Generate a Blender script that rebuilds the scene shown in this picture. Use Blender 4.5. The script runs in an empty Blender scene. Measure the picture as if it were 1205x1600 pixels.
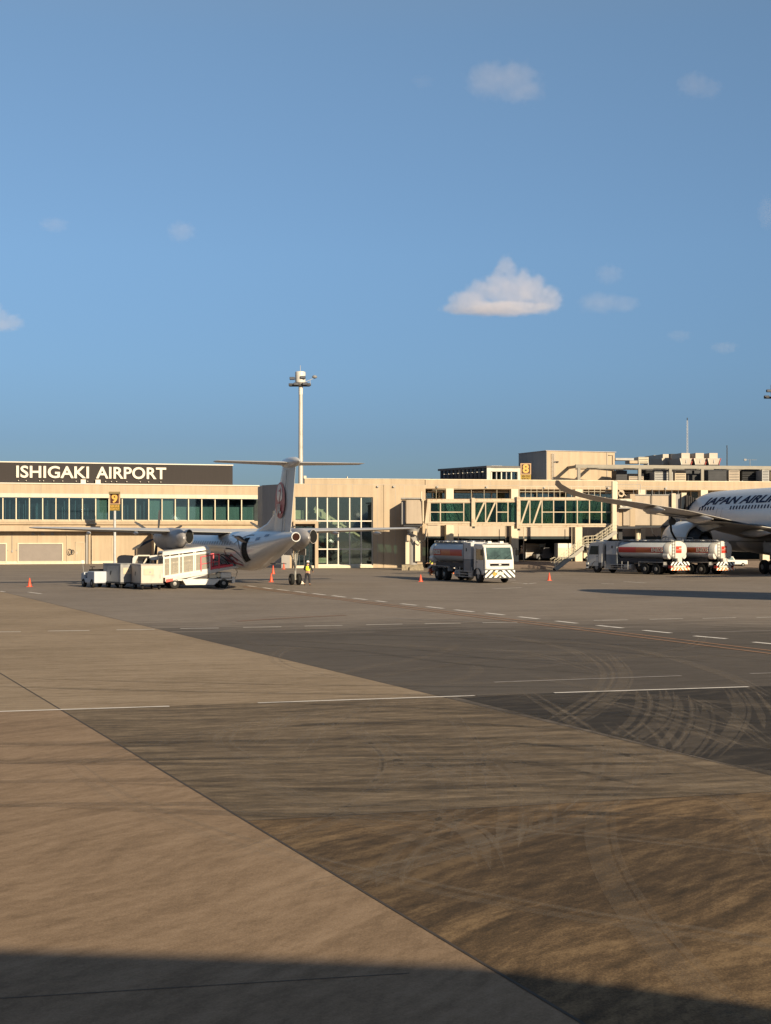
import bpy, bmesh, math, random
from mathutils import Vector, Matrix
from math import sin, cos, pi, radians as R
random.seed(7)
sc = bpy.context.scene
COL = sc.collection
# ------------------------------------------------------------------ camera
FPX, CX, HY, CAMH = 2133.0, 602.5, 835.0, 3.65      # focal length in photo pixels, centre column, horizon row, eye height
cd = bpy.data.cameras.new('camera'); cam = bpy.data.objects.new('camera', cd); COL.objects.link(cam)
cam.location = (0, 0, CAMH); cam.rotation_euler = (R(90), 0, 0)
cd.sensor_fit = 'VERTICAL'; cd.sensor_height = 36; cd.lens = FPX/1600*36
cd.shift_y = (HY-800)/1600; cd.clip_start = 0.05; cd.clip_end = 30000
sc.camera = cam
# ------------------------------------------------------------------ sky, sun, exposure
SUN_AZ, SUN_EL = 35.0, 19.0       # degrees to the right of straight behind the camera, elevation
w = bpy.data.worlds.new("World"); sc.world = w; w.use_nodes = True
nt = w.node_tree; nt.nodes.clear()
sky = nt.nodes.new('ShaderNodeTexSky'); sky.sky_type = 'NISHITA'; sky.sun_disc = False
sky.sun_elevation = R(SUN_EL); sky.sun_rotation = R(180-SUN_AZ)
sky.air_density = 1.0; sky.dust_density = 0.35; sky.ozone_density = 3.2; sky.altitude = 0
bg = nt.nodes.new('ShaderNodeBackground'); bg.inputs['Strength'].default_value = 0.06
hsv = nt.nodes.new('ShaderNodeHueSaturation'); hsv.inputs['Saturation'].default_value = 1.0
wo = nt.nodes.new('ShaderNodeOutputWorld')
# humid sea air: the band near the horizon is dimmer and greyer than the clear-air model
wtc = nt.nodes.new('ShaderNodeTexCoord'); wsx = nt.nodes.new('ShaderNodeSeparateXYZ'); nt.links.new(wtc.outputs['Generated'], wsx.inputs[0])
wrp = nt.nodes.new('ShaderNodeValToRGB'); nt.links.new(wsx.outputs['Z'], wrp.inputs[0]); we = wrp.color_ramp.elements
we[0].position = 0.0; we[0].color = (.25,.34,.54,1); we[1].position = .5; we[1].color = (2.0,1.5,1.12,1)
for p_, c_ in ((.03,(.35,.445,.63)), (.068,(.42,.51,.71)), (.12,(.61,.70,.85)), (.2,(.87,.93,1.0)), (.342,(1.2,1.18,1.12))):
    q_ = we.new(p_); q_.color = (*c_, 1)
wmx = nt.nodes.new('ShaderNodeMix'); wmx.data_type = 'RGBA'; wmx.blend_type = 'MULTIPLY'; wmx.inputs[0].default_value = 1.0
nt.links.new(sky.outputs[0], hsv.inputs['Color']); nt.links.new(hsv.outputs[0], wmx.inputs[6]); nt.links.new(wrp.outputs[0], wmx.inputs[7]); nt.links.new(wmx.outputs[2], bg.inputs['Color'])
nt.links.new(bg.outputs[0], wo.inputs['Surface'])
sd = bpy.data.lights.new('sun', 'SUN'); sd.energy = 5.0; sd.angle = R(0.5); sd.color = (1.0, 0.84, 0.58)
so = bpy.data.objects.new('sun', sd); COL.objects.link(so)
tosun = Vector((sin(R(SUN_AZ))*cos(R(SUN_EL)), -cos(R(SUN_AZ))*cos(R(SUN_EL)), sin(R(SUN_EL))))
so.rotation_euler = tosun.to_track_quat('Z', 'Y').to_euler(); so.location = (20, -30, 40)
sc.view_settings.view_transform = 'Standard'; sc.view_settings.look = 'None'
sc.view_settings.exposure = 0.76; sc.view_settings.gamma = 1.0
try: sc.cycles.volume_step_rate = 1.0; sc.cycles.volume_bounces = 8; sc.cycles.max_bounces = 12
except Exception: pass

# ------------------------------------------------------------------ measuring helpers
def G(px, py, z=0.0):                       # ground point seen at a photo pixel
    Y = FPX*(CAMH-z)/(py-HY); return Vector(((px-CX)/FPX*Y, Y, z))
def PT(px, py, Y): return Vector(((px-CX)/FPX*Y, Y, CAMH+(HY-py)/FPX*Y))
class Frame:
    def __init__(s, ox, oy, yaw):
        s.o = Vector((ox, oy)); s.yaw = R(yaw); s.u = Vector((cos(s.yaw), sin(s.yaw))); s.v = Vector((-sin(s.yaw), cos(s.yaw)))
    def hit(s, px, py, v0=0.0):
        d = Vector(((px-CX)/FPX, 1.0)); t = (v0+s.o.dot(s.v))/d.dot(s.v)
        return (t*d-s.o).dot(s.u), CAMH+(HY-py)/FPX*t
    def loc(s, P): q = Vector((P[0], P[1]))-s.o; return q.dot(s.u), q.dot(s.v)

# ------------------------------------------------------------------ materials
MATS = {}
def mat(name, col, rough=0.6, metal=0.0, var=0.08, scale=1.2, bump=0.0, spec=0.5, coat=0.0, grime=None, streak=None):
    if name in MATS: return MATS[name]
    m = bpy.data.materials.new(name); m.use_nodes = True; t = m.node_tree
    b = t.nodes['Principled BSDF']; b.inputs['Roughness'].default_value = rough; b.inputs['Metallic'].default_value = metal
    b.inputs['Specular IOR Level'].default_value = spec; b.inputs['Coat Weight'].default_value = coat; b.inputs['Coat Roughness'].default_value = 0.08
    tc = t.nodes.new('ShaderNodeTexCoord'); mp = t.nodes.new('ShaderNodeMapping'); t.links.new(tc.outputs['Object'], mp.inputs[0])
    if streak: mp.inputs['Scale'].default_value = streak
    n = t.nodes.new('ShaderNodeTexNoise'); n.inputs['Scale'].default_value = scale; n.inputs['Detail'].default_value = 6; n.inputs['Roughness'].default_value = 0.65
    t.links.new(mp.outputs[0], n.inputs['Vector'])
    rp = t.nodes.new('ShaderNodeValToRGB'); rp.color_ramp.elements[0].position = 0.3; rp.color_ramp.elements[1].position = 0.7
    g = grime if grime else tuple(max(0, c*(1-2*var)) for c in col)
    hi = tuple(min(1, c*(1+var)) for c in col)
    rp.color_ramp.elements[0].color = (*g, 1); rp.color_ramp.elements[1].color = (*hi, 1)
    if grime: rp.color_ramp.elements[0].position = 0.22; rp.color_ramp.elements[1].position = 0.5
    t.links.new(n.outputs['Fac'], rp.inputs['Fac']); t.links.new(rp.outputs['Color'], b.inputs['Base Color'])
    if name in ('cream_render', 'pale_column_paint', 'beige_panel', 'cream_steel', 'grey_and_shaded_wall'):      # faint rain streaks down the wall
        m2 = t.nodes.new('ShaderNodeMapping'); m2.inputs['Scale'].default_value = (1.6,1.6,.10); t.links.new(tc.outputs['Object'], m2.inputs[0])
        n3 = t.nodes.new('ShaderNodeTexNoise'); n3.inputs['Scale'].default_value = 1.0; n3.inputs['Detail'].default_value = 7; n3.inputs['Roughness'].default_value = .7; t.links.new(m2.outputs[0], n3.inputs['Vector'])
        r3 = t.nodes.new('ShaderNodeMapRange'); r3.inputs[1].default_value = .30; r3.inputs[2].default_value = .58; r3.inputs[3].default_value = .80; r3.inputs[4].default_value = 1.0; t.links.new(n3.outputs['Fac'], r3.inputs[0])
        sc3 = t.nodes.new('ShaderNodeVectorMath'); sc3.operation = 'SCALE'; t.links.new(rp.outputs['Color'], sc3.inputs[0]); t.links.new(r3.outputs[0], sc3.inputs['Scale']); t.links.new(sc3.outputs[0], b.inputs['Base Color'])
    if bump:
        bp = t.nodes.new('ShaderNodeBump'); bp.inputs['Strength'].default_value = bump; bp.inputs['Distance'].default_value = 0.02
        n2 = t.nodes.new('ShaderNodeTexNoise'); n2.inputs['Scale'].default_value = 14; n2.inputs['Detail'].default_value = 4
        t.links.new(tc.outputs['Object'], n2.inputs['Vector']); t.links.new(n2.outputs['Fac'], bp.inputs['Height']); t.links.new(bp.outputs[0], b.inputs['Normal'])
    MATS[name] = m; return m
def glass(name, tint, transp=0.6, rough=0.03, mirror=None):
    if name in MATS: return MATS[name]
    m = bpy.data.materials.new(name); m.use_nodes = True; t = m.node_tree; t.nodes.clear()
    o = t.nodes.new('ShaderNodeOutputMaterial'); tr = t.nodes.new('ShaderNodeBsdfTransparent'); tr.inputs[0].default_value = (*tint, 1)
    pr = t.nodes.new('ShaderNodeBsdfPrincipled'); pr.inputs['Base Color'].default_value = (tint[0]*.08, tint[1]*.08, tint[2]*.08, 1); pr.inputs['Roughness'].default_value = rough
    if mirror: pr.inputs['Base Color'].default_value = (*mirror, 1); pr.inputs['Metallic'].default_value = 1
    mx = t.nodes.new('ShaderNodeMixShader'); mx.inputs[0].default_value = transp
    t.links.new(pr.outputs[0], mx.inputs[1]); t.links.new(tr.outputs[0], mx.inputs[2]); t.links.new(mx.outputs[0], o.inputs[0])
    MATS[name] = m; return m
def stripes(name, a, b, period=0.35, slant=1.0, axis='Y', emit=0):
    if name in MATS: return MATS[name]
    m = mat(name, a, 0.4, var=0.03); t = m.node_tree; bs = t.nodes['Principled BSDF']
    tc = t.nodes.new('ShaderNodeTexCoord'); sx = t.nodes.new('ShaderNodeSeparateXYZ'); t.links.new(tc.outputs['Object'], sx.inputs[0])
    ab = t.nodes.new('ShaderNodeMath'); ab.operation = 'ABSOLUTE'; t.links.new(sx.outputs[axis], ab.inputs[0])
    ml = t.nodes.new('ShaderNodeMath'); ml.operation = 'MULTIPLY'; ml.inputs[1].default_value = slant; t.links.new(sx.outputs['Z'], ml.inputs[0])
    ad = t.nodes.new('ShaderNodeMath'); ad.operation = 'ADD'; t.links.new(ab.outputs[0], ad.inputs[0]); t.links.new(ml.outputs[0], ad.inputs[1])
    md = t.nodes.new('ShaderNodeMath'); md.operation = 'PINGPONG'; md.inputs[1].default_value = period/2; t.links.new(ad.outputs[0], md.inputs[0])
    gt = t.nodes.new('ShaderNodeMath'); gt.operation = 'GREATER_THAN'; gt.inputs[1].default_value = period/4; t.links.new(md.outputs[0], gt.inputs[0])
    mx = t.nodes.new('ShaderNodeMix'); mx.data_type = 'RGBA'; mx.inputs[6].default_value = (*a, 1); mx.inputs[7].default_value = (*b, 1)
    t.links.new(gt.outputs[0], mx.inputs[0]); t.links.new(mx.outputs[2], bs.inputs['Base Color']); return m

CREAM = mat('cream_render', (.39, .295, .20), .75, var=.05, scale=.35, bump=.05)
CREAM2 = mat('pale_column_paint', (.58, .50, .37), .7, var=.03, scale=.5)
CREAMW = mat('weathered_cream', (.42, .34, .25), .7, var=.1, scale=.8, grime=(.30, .235, .165), streak=(1, 1, .25))
GREYW = mat('grey_and_shaded_wall', (.27, .25, .235), .7, var=.04, scale=.4)  # grey paint; also colours cream walls that are only in shade
SIGNB = mat('sign_wall_brown', (.026, .020, .019), .85, var=.06, streak=(4, 4, .4))
WHITEF = mat('white_frame', (.56, .50, .42), .5, var=.03)
WHITE = mat('white_paint', (.55, .52, .48), .4, var=.04, coat=.15)
WHITEG = mat('worn_white_paint', (.48, .45, .41), .5, var=.08, grime=(.27, .23, .19), scale=2.2)
GREY = mat('grey_metal', (.25, .24, .235), .5, .1, var=.08)
LGREY = mat('light_grey_metal', (.38, .37, .37), .45, .2, var=.06)
DGREY = mat('dark_grey', (.05, .05, .055), .6, var=.1, spec=.15)
BLACK = mat('black_rubber', (.018, .018, .018), .75, var=.15, spec=.15)
INK = mat('matt_black', (.008, .008, .008), .8, var=.1, spec=.15)
CHROME = mat('bright_metal', (.62, .62, .62), .28, .8, var=.06)
RUSTY = mat('rusty_cream_steel', (.42, .335, .24), .6, var=.1, scale=3.5, grime=(.22, .10, .04))
BEIGE = mat('beige_panel', (.38, .30, .225), .55, var=.04, scale=.6)
RED = mat('signal_red', (.42, .035, .02), .45, var=.05)
ORANGE = mat('truck_orange', (.42, .10, .03), .4, var=.05)
PINK = mat('pink_red_rail', (.50, .025, .05), .45, var=.05)
CONE = mat('cone_orange', (.60, .075, .03), .5, var=.05)
YEL = mat('sign_yellow', (.36, .23, .02), .5, var=.04)
HIVIS = mat('hi_vis_yellow', (.75, .85, .06), .6, var=.05)
NAVY = mat('navy_letter', (.010, .015, .05), .6, var=.03, spec=.15)
CLOTH = mat('dark_uniform', (.02, .02, .028), .85, var=.12, scale=20)
SKIN = mat('skin', (.45, .25, .16), .6, var=.05)
BOARD = mat('sign_brown', (.05, .013, .005), .5, var=.04)
GLOWY = mat('amber_letter', (.60, .33, .07), .5, var=.02)
TANK = mat('tank_silver', (.40, .42, .45), .5, .1, var=.04)
CABW = mat('cabinet_white', (.40, .40, .41), .45, var=.07, scale=2)
CABG = mat('cabinet_grey', (.12, .135, .16), .45, var=.07, scale=2)
FUSEL = mat('aircraft_white_gloss', (.50, .495, .49), .30, var=.03, coat=.25, scale=.6)
FUSEG = mat('aircraft_light_grey', (.30, .29, .28), .35, var=.05, scale=.8)
WINGM = mat('wing_grey', (.46, .43, .40), .4, .0, var=.06, scale=.8)
NACM = mat('nacelle_stained', (.29, .27, .265), .45, var=.06, grime=(.17, .135, .11), scale=1.1)
BRASS = mat('strut_metal', (.50, .48, .44), .4, .6, var=.1)
GLD = glass('dark_window_glass', (.62, .74, .79), .80, mirror=(.30,.40,.46))
GLC = glass('curtain_wall_glass', (.84, .90, .84), .80, mirror=(.45,.52,.54))
GLG = glass('green_bridge_glass', (.46, .62, .60), .84, mirror=(.16,.27,.27))
GLW = glass('windscreen_glass', (.55, .75, .70), .5)
GLL = glass('lit_window_glass', (.75, .80, .80), .5)
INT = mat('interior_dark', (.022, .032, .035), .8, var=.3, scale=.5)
INTG = mat('interior_green_grey', (.085, .10, .085), .8, var=.2, scale=.3)
CURT = mat('pale_green_blind', (.40, .46, .32), .8, var=.08, scale=1, streak=(3, 3, .2))
SHUT = mat('roller_shutter_grey', (.20, .165, .145), .55, var=.05, scale=1)
LINEW = mat('marking_white', (.62, .56, .50), .7, var=.1, scale=1.5, grime=(.28, .24, .21))
LINEF = mat('marking_faded_white', (.24, .21, .19), .8, var=.2, scale=2, grime=(.13, .11, .095))
LINEO = mat('marking_orange', (.24,.125,.06), .75, var=.2, scale=2, grime=(.14,.085,.05))
SEAM = mat('joint_seal', (.05,.035,.024), .8, var=.2, scale=3)

# ------------------------------------------------------------------ mesh helpers
class MB:
    def __init__(s): s.v = []; s.f = []
    def add(s, vs, fs):
        k = len(s.v); s.v += [Vector(v) for v in vs]; s.f += [tuple(i+k for i in f) for f in fs]; return s
    def bx(s, x0, x1, y0, y1, z0, z1):
        return s.add([(x0,y0,z0),(x1,y0,z0),(x1,y1,z0),(x0,y1,z0),(x0,y0,z1),(x1,y0,z1),(x1,y1,z1),(x0,y1,z1)],
                     [(0,3,2,1),(4,5,6,7),(0,1,5,4),(1,2,6,5),(2,3,7,6),(3,0,4,7)])
    def hexa(s, b, t):      # bottom 4, top 4 corners
        return s.add(list(b)+list(t), [(0,3,2,1),(4,5,6,7),(0,1,5,4),(1,2,6,5),(2,3,7,6),(3,0,4,7)])
    def bar(s, p, q, w, h=None):
        p, q = Vector(p), Vector(q); h = h or w; d = (q-p)
        if d.length < 1e-6: return s
        d.normalize(); up = Vector((0,0,1)) if abs(d.z) < .95 else Vector((0,1,0))
        a = d.cross(up).normalized()*w/2; b = a.cross(d).normalized()*h/2
        return s.hexa([p-a-b, p+a-b, p+a+b, p-a+b], [q-a-b, q+a-b, q+a+b, q-a+b])
    def tube(s, pts, r, n=8, cap=True):
        pts = [Vector(p) for p in pts]; rs = r if isinstance(r, (list, tuple)) else [r]*len(pts); rings = []
        for i, p in enumerate(pts):
            d = (pts[min(i+1, len(pts)-1)]-pts[max(i-1, 0)]).normalized()
            up = Vector((0,0,1)) if abs(d.z) < .9 else Vector((1,0,0))
            a = d.cross(up).normalized(); b = a.cross(d).normalized()
            rings.append([p+(a*cos(2*pi*k/n)+b*sin(2*pi*k/n))*rs[i] for k in range(n)])
        return s.loft(rings, cap)
    def loft(s, rings, cap=True, closed=True):
        k = len(s.v); n = len(rings[0])
        for rg in rings: s.v += [Vector(p) for p in rg]
        for i in range(len(rings)-1):
            for j in range(n if closed else n-1):
                a = k+i*n+j; b = k+i*n+(j+1) % n; s.f.append((a, b, b+n, a+n))
        if cap and closed:
            s.f.append(tuple(k+j for j in reversed(range(n)))); s.f.append(tuple(k+(len(rings)-1)*n+j for j in range(n)))
        return s
    def lathe(s, prof, n=16, c=(0,0,0), axis='z'):     # profile of (radius, position)
        rings = []
        for r, z in prof:
            rg = []
            for k in range(n):
                a = 2*pi*k/n
                if axis == 'z': p = (c[0]+r*cos(a), c[1]+r*sin(a), c[2]+z)
                elif axis == 'y': p = (c[0]+r*cos(a), c[1]+z, c[2]+r*sin(a))
                else: p = (c[0]+z, c[1]+r*cos(a), c[2]+r*sin(a))
                rg.append(p)
            rings.append(rg)
        return s.loft(rings)
    def prism(s, poly, y0, y1):        # polygon in x,z extruded along y
        n = len(poly); return s.add([(x,y0,z) for x,z in poly]+[(x,y1,z) for x,z in poly],
            [tuple(reversed(range(n))), tuple(range(n,2*n))]+[(i,(i+1)%n,(i+1)%n+n,i+n) for i in range(n)])
    def prismz(s, poly, z0, z1):
        n = len(poly); return s.add([(p[0],p[1],z0) for p in poly]+[(p[0],p[1],z1) for p in poly],
            [tuple(reversed(range(n))), tuple(range(n,2*n))]+[(i,(i+1)%n,(i+1)%n+n,i+n) for i in range(n)])
    def quad(s, a, b, c, d): return s.add([a,b,c,d], [(0,1,2,3)])
    def build(s, name, m, parent=None, smooth=False, bevel=0, label=None):
        me = bpy.data.meshes.new(name); me.from_pydata([tuple(v) for v in s.v], [], s.f); me.update()
        bm = bmesh.new(); bm.from_mesh(me); bmesh.ops.recalc_face_normals(bm, faces=bm.faces)
        if bevel:
            bmesh.ops.bevel(bm, geom=[e for e in bm.edges if len(e.link_faces) == 2 and e.calc_face_angle(0) > .6], offset=bevel, segments=2, affect='EDGES', profile=.5)
        bm.to_mesh(me); bm.free()
        if smooth:
            for p in me.polygons: p.use_smooth = True
            try: me.set_sharp_from_angle(angle=R(38))
            except Exception: pass
        me.materials.append(m)
        o = bpy.data.objects.new(name, me); COL.objects.link(o)
        if parent: o.parent = parent
        if label: o['label'] = label
        return o
def tag(o, label, cat, group=None, kind=None):
    if label: o['label'] = label
    if cat: o['category'] = cat
    if group: o['group'] = group
    if kind: o['kind'] = kind
    return o
def thing(name, label, cat, loc=(0,0,0), rz=0, group=None):
    o = bpy.data.objects.new(name, None); COL.objects.link(o); o.location = loc; o.rotation_euler = (0,0,rz); o.empty_display_size = .3
    return tag(o, label, cat, group)
def struct(o): o['kind'] = 'structure'; return o
def kids(o): return [c for c in list(COL.objects) if c.parent == o]
def copy_tree(o, label=None, loc=None, rz=None, group=None):
    ch = {}
    for c in COL.objects:
        if c.parent: ch.setdefault(c.parent.name, []).append(c)
    def rec(q, par):
        n = q.copy(); COL.objects.link(n); n.parent = par
        for k in ch.get(q.name, []): rec(k, n)
        return n
    r = rec(o, None)
    if label: r['label'] = label
    if loc is not None: r.location = loc
    if rz is not None: r.rotation_euler = (0,0,rz)
    if group: r['group'] = group
    return r
def text(s, size, m, parent, name='lettering', loc=(0,0,0), rot=(R(90),0,0), bold=0.02, depth=0.02, shear=0, sx=1.0, align='LEFT', space=1.0, fn=None, label=None):
    cu = bpy.data.curves.new('t', 'FONT'); cu.body = s; cu.size = size; cu.offset = bold*size; cu.extrude = 0 if fn else depth; cu.shear = shear
    cu.align_x = align; cu.align_y = 'BOTTOM_BASELINE' if fn else 'CENTER'; cu.space_character = space; cu.resolution_u = 4
    t = bpy.data.objects.new('t', cu); COL.objects.link(t); bpy.context.view_layer.update()
    me = bpy.data.meshes.new_from_object(t.evaluated_get(bpy.context.evaluated_depsgraph_get()))
    bpy.data.objects.remove(t); bpy.data.curves.remove(cu)
    if fn:
        bm = bmesh.new(); bm.from_mesh(me)
        ys = [v.co.y for v in bm.verts]; xs = [v.co.x for v in bm.verts]
        for k in range(1, 6):
            bmesh.ops.bisect_plane(bm, geom=bm.verts[:]+bm.edges[:]+bm.faces[:], plane_co=(0, min(ys)+(max(ys)-min(ys))*k/6, 0), plane_no=(0,1,0))
        for v in bm.verts: v.co = fn(v.co.x*sx, v.co.y)
        bm.to_mesh(me); bm.free()
    else:
        for v in me.vertices: v.co.x *= sx
    me.materials.clear(); me.materials.append(m)
    o = bpy.data.objects.new(name, me); COL.objects.link(o); o.parent = parent
    if not fn: o.location = loc; o.rotation_euler = rot
    if label: o['label'] = label
    return o

# ================================================================== GROUND
def ground_mat(name, a, b, c, ang, fine=1.0, streaky=.55, blotch=.35, worn=None, wornk=.42):
    m = bpy.data.materials.new(name); m.use_nodes = True; t = m.node_tree; N = t.nodes.new; L = t.links.new
    bs = t.nodes['Principled BSDF']; bs.inputs['Roughness'].default_value = .9; bs.inputs['Specular IOR Level'].default_value = .25
    tc = N('ShaderNodeTexCoord')
    wn = N('ShaderNodeTexNoise'); wn.inputs['Scale'].default_value = .06; wn.inputs['Detail'].default_value = 3; L(tc.outputs['Object'], wn.inputs['Vector'])
    wm = N('ShaderNodeVectorMath'); wm.operation = 'MULTIPLY_ADD'; wm.inputs[1].default_value = (5, 5, 0)
    L(wn.outputs['Color'], wm.inputs[0]); L(tc.outputs['Object'], wm.inputs[2])
    def layer(an, sx, sy, det, sc_):
        mp = N('ShaderNodeMapping'); mp.vector_type = 'TEXTURE'; mp.inputs['Rotation'].default_value = (0,0,R(an)); mp.inputs['Scale'].default_value = (sx, sy, 1); L(wm.outputs[0], mp.inputs[0])
        n = N('ShaderNodeTexNoise'); n.inputs['Scale'].default_value = sc_; n.inputs['Detail'].default_value = det; n.inputs['Roughness'].default_value = .68; L(mp.outputs[0], n.inputs['Vector']); return n.outputs['Fac']
    s1 = layer(ang, 5, .28, 7, .9); s2 = layer(ang+24, 3.5, .2, 6, .9); s3 = layer(ang-22, 6, .12, 7, .8); bl = layer(0, 1, 1, 5, .16)
    fn = N('ShaderNodeTexNoise'); fn.inputs['Scale'].default_value = 9*fine; fn.inputs['Detail'].default_value = 8; fn.inputs['Roughness'].default_value = .8; L(tc.outputs['Object'], fn.inputs['Vector'])
    def mth(op, x, y):
        q = N('ShaderNodeMath'); q.operation = op
        for i, z in enumerate((x, y)):
            if isinstance(z, (int, float)): q.inputs[i].default_value = z
            else: L(z, q.inputs[i])
        return q.outputs[0]
    tot = mth('ADD', mth('ADD', mth('MULTIPLY', s1, streaky*.5), mth('MULTIPLY', s2, streaky*.25)), mth('ADD', mth('MULTIPLY', s3, streaky*.25), mth('MULTIPLY', bl, blotch)))
    tot = mth('ADD', tot, mth('MULTIPLY', fn.outputs['Fac'], 1-streaky-blotch))
    rp = N('ShaderNodeValToRGB'); e = rp.color_ramp.elements; e[0].position = .42; e[0].color = (*a, 1); e[1].position = .58; e[1].color = (*c, 1)
    k = e.new(.5); k.color = (*b, 1); sp = N('ShaderNodeTexNoise'); sp.inputs['Scale'].default_value = 42; sp.inputs['Detail'].default_value = 6; sp.inputs['Roughness'].default_value = .85; L(tc.outputs['Object'], sp.inputs['Vector'])
    tot = mth('ADD', tot, mth('MULTIPLY', mth('SUBTRACT', sp.outputs['Fac'], .5), .34))
    mo = N('ShaderNodeTexNoise'); mo.inputs['Scale'].default_value = 2.2; mo.inputs['Detail'].default_value = 8; mo.inputs['Roughness'].default_value = .75; L(tc.outputs['Object'], mo.inputs['Vector'])
    tot = mth('ADD', tot, mth('MULTIPLY', mth('SUBTRACT', mo.outputs['Fac'], .5), .22))
    vo = N('ShaderNodeTexVoronoi'); vo.inputs['Scale'].default_value = 3.1; vo.inputs['Randomness'].default_value = 1; L(tc.outputs['Object'], vo.inputs['Vector'])
    pit = N('ShaderNodeMapRange'); pit.inputs[1].default_value = .02; pit.inputs[2].default_value = .06; pit.inputs[3].default_value = -.06; pit.inputs[4].default_value = 0; L(vo.outputs['Distance'], pit.inputs[0])
    tot = mth('ADD', tot, pit.outputs[0])
    L(tot, rp.inputs['Fac'])
    if worn:      # traffic-blackened area with a ragged edge
        mp = N('ShaderNodeMapping'); mp.vector_type = 'TEXTURE'; mp.inputs['Location'].default_value = worn[0]; mp.inputs['Rotation'].default_value = (0,0,R(8)); mp.inputs['Scale'].default_value = worn[1]; L(wm.outputs[0], mp.inputs[0])
        ln = N('ShaderNodeVectorMath'); ln.operation = 'LENGTH'; L(mp.outputs[0], ln.inputs[0])
        q = mth('ADD', ln.outputs['Value'], mth('MULTIPLY', mth('SUBTRACT', s1, .5), 1.6))
        mr = N('ShaderNodeMapRange'); mr.inputs[1].default_value = .75; mr.inputs[2].default_value = 1.25; mr.inputs[3].default_value = wornk; mr.inputs[4].default_value = 1; L(q, mr.inputs[0])
        mm = N('ShaderNodeVectorMath'); mm.operation = 'SCALE'; L(rp.outputs[0], mm.inputs[0]); L(mr.outputs[0], mm.inputs['Scale']); L(mm.outputs[0], bs.inputs['Base Color'])
    else: L(rp.outputs[0], bs.inputs['Base Color'])
    bp = N('ShaderNodeBump'); bp.inputs['Strength'].default_value = .35; bp.inputs['Distance'].default_value = .012
    f2 = N('ShaderNodeTexNoise'); f2.inputs['Scale'].default_value = 35; f2.inputs['Detail'].default_value = 5; L(tc.outputs['Object'], f2.inputs['Vector'])
    L(f2.outputs['Fac'], bp.inputs['Height']); L(bp.outputs[0], bs.inputs['Normal'])
    return m
def sheet(name, pts, z, m):
    return struct(MB().add([(p[0], p[1], z) for p in pts], [tuple(range(len(pts)))]).build(name, m))
gA = ground_mat('asphalt', (.15,.118,.09), (.20,.16,.127), (.24,.197,.158), 15, streaky=.6, blotch=.25, worn=((3,43,0),(26,15,1)))
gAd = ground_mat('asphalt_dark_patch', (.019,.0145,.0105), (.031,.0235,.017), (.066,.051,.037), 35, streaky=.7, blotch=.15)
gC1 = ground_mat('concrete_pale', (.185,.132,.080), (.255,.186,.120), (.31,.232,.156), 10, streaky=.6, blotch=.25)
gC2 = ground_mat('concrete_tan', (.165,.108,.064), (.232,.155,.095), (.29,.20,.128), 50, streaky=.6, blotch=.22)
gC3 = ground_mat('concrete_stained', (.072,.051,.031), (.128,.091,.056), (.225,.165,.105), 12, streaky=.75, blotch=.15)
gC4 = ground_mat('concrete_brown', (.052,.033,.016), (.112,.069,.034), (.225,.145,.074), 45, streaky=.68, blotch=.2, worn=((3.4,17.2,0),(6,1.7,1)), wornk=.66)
S = 6000
sheet('ground', [(-S,-400), (S,-400), (S,S), (-S,S)], 0, gA)
# apron axes: b along the asphalt edge, j along the slab joint, a along the painted rows
B0 = G(0, 924); B1 = G(1205, 1212); bd = (B1-B0).normalized(); bd.z = 0
J0 = G(0, 1052); J1 = G(910, 1600); jd = (J1-J0).normalized(); jd.z = 0
L0 = G(0, 1112); L1 = G(1170, 1073); ld = (L1-L0).normalized(); ld.z = 0
M0 = G(410, 1282); M1 = G(1205, 1238); md_ = (M1-M0).normalized(); md_.z = 0
def isect(p, d, q, e):
    den = d.x*e.y-d.y*e.x; t = ((q.x-p.x)*e.y-(q.y-p.y)*e.x)/den; return p+d*t
JL = isect(J0, jd, L0, ld); BL = isect(B0, bd, L0, ld); JM = isect(J0, jd, M0, md_); BM = isect(B0, bd, M0, md_)
Bfar = B0-bd*60; Bnear = B1+bd*40; Jfar = J0-jd*80; Jnear = J1+jd*20
lf0 = JL-ld*120
sheet('concrete_apron', [Bfar, BL, JL, Jfar], .005, gC1)
sheet('concrete_apron', [Jfar, JL, lf0], .005, gC1)
sheet('concrete_apron', [JL, lf0, (-120, -60), Jnear], .005, gC2)
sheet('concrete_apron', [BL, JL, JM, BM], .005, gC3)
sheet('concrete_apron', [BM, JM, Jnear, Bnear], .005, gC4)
# darker, tyre-blackened patch of asphalt
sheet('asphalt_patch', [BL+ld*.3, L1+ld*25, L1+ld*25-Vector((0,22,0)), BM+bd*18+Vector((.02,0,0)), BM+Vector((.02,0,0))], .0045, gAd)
def strip(mb, p, q, wd, z):
    p = Vector((p[0],p[1],0)); q = Vector((q[0],q[1],0)); n = (q-p).normalized(); n = Vector((-n.y, n.x, 0))*wd/2
    mb.add([(*(p-n).xy, z), (*(q-n).xy, z), (*(q+n).xy, z), (*(p+n).xy, z)], [(0,1,2,3)])
mb = MB(); strip(mb, Jfar, Jnear, .032, .0098); struct(mb.build('slab_joint', SEAM))
mb = MB(); strip(mb, B0-bd*60, Bnear, .028, .0099); struct(mb.build('slab_joint', SEAM))
mb = MB(); strip(mb, JM, BM, .022, .0097); struct(mb.build('slab_joint', SEAM))
mb = MB(); strip(mb, G(-300,1580), G(640,1522), .012, .0096); struct(mb.build('slab_joint', SEAM))
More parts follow.
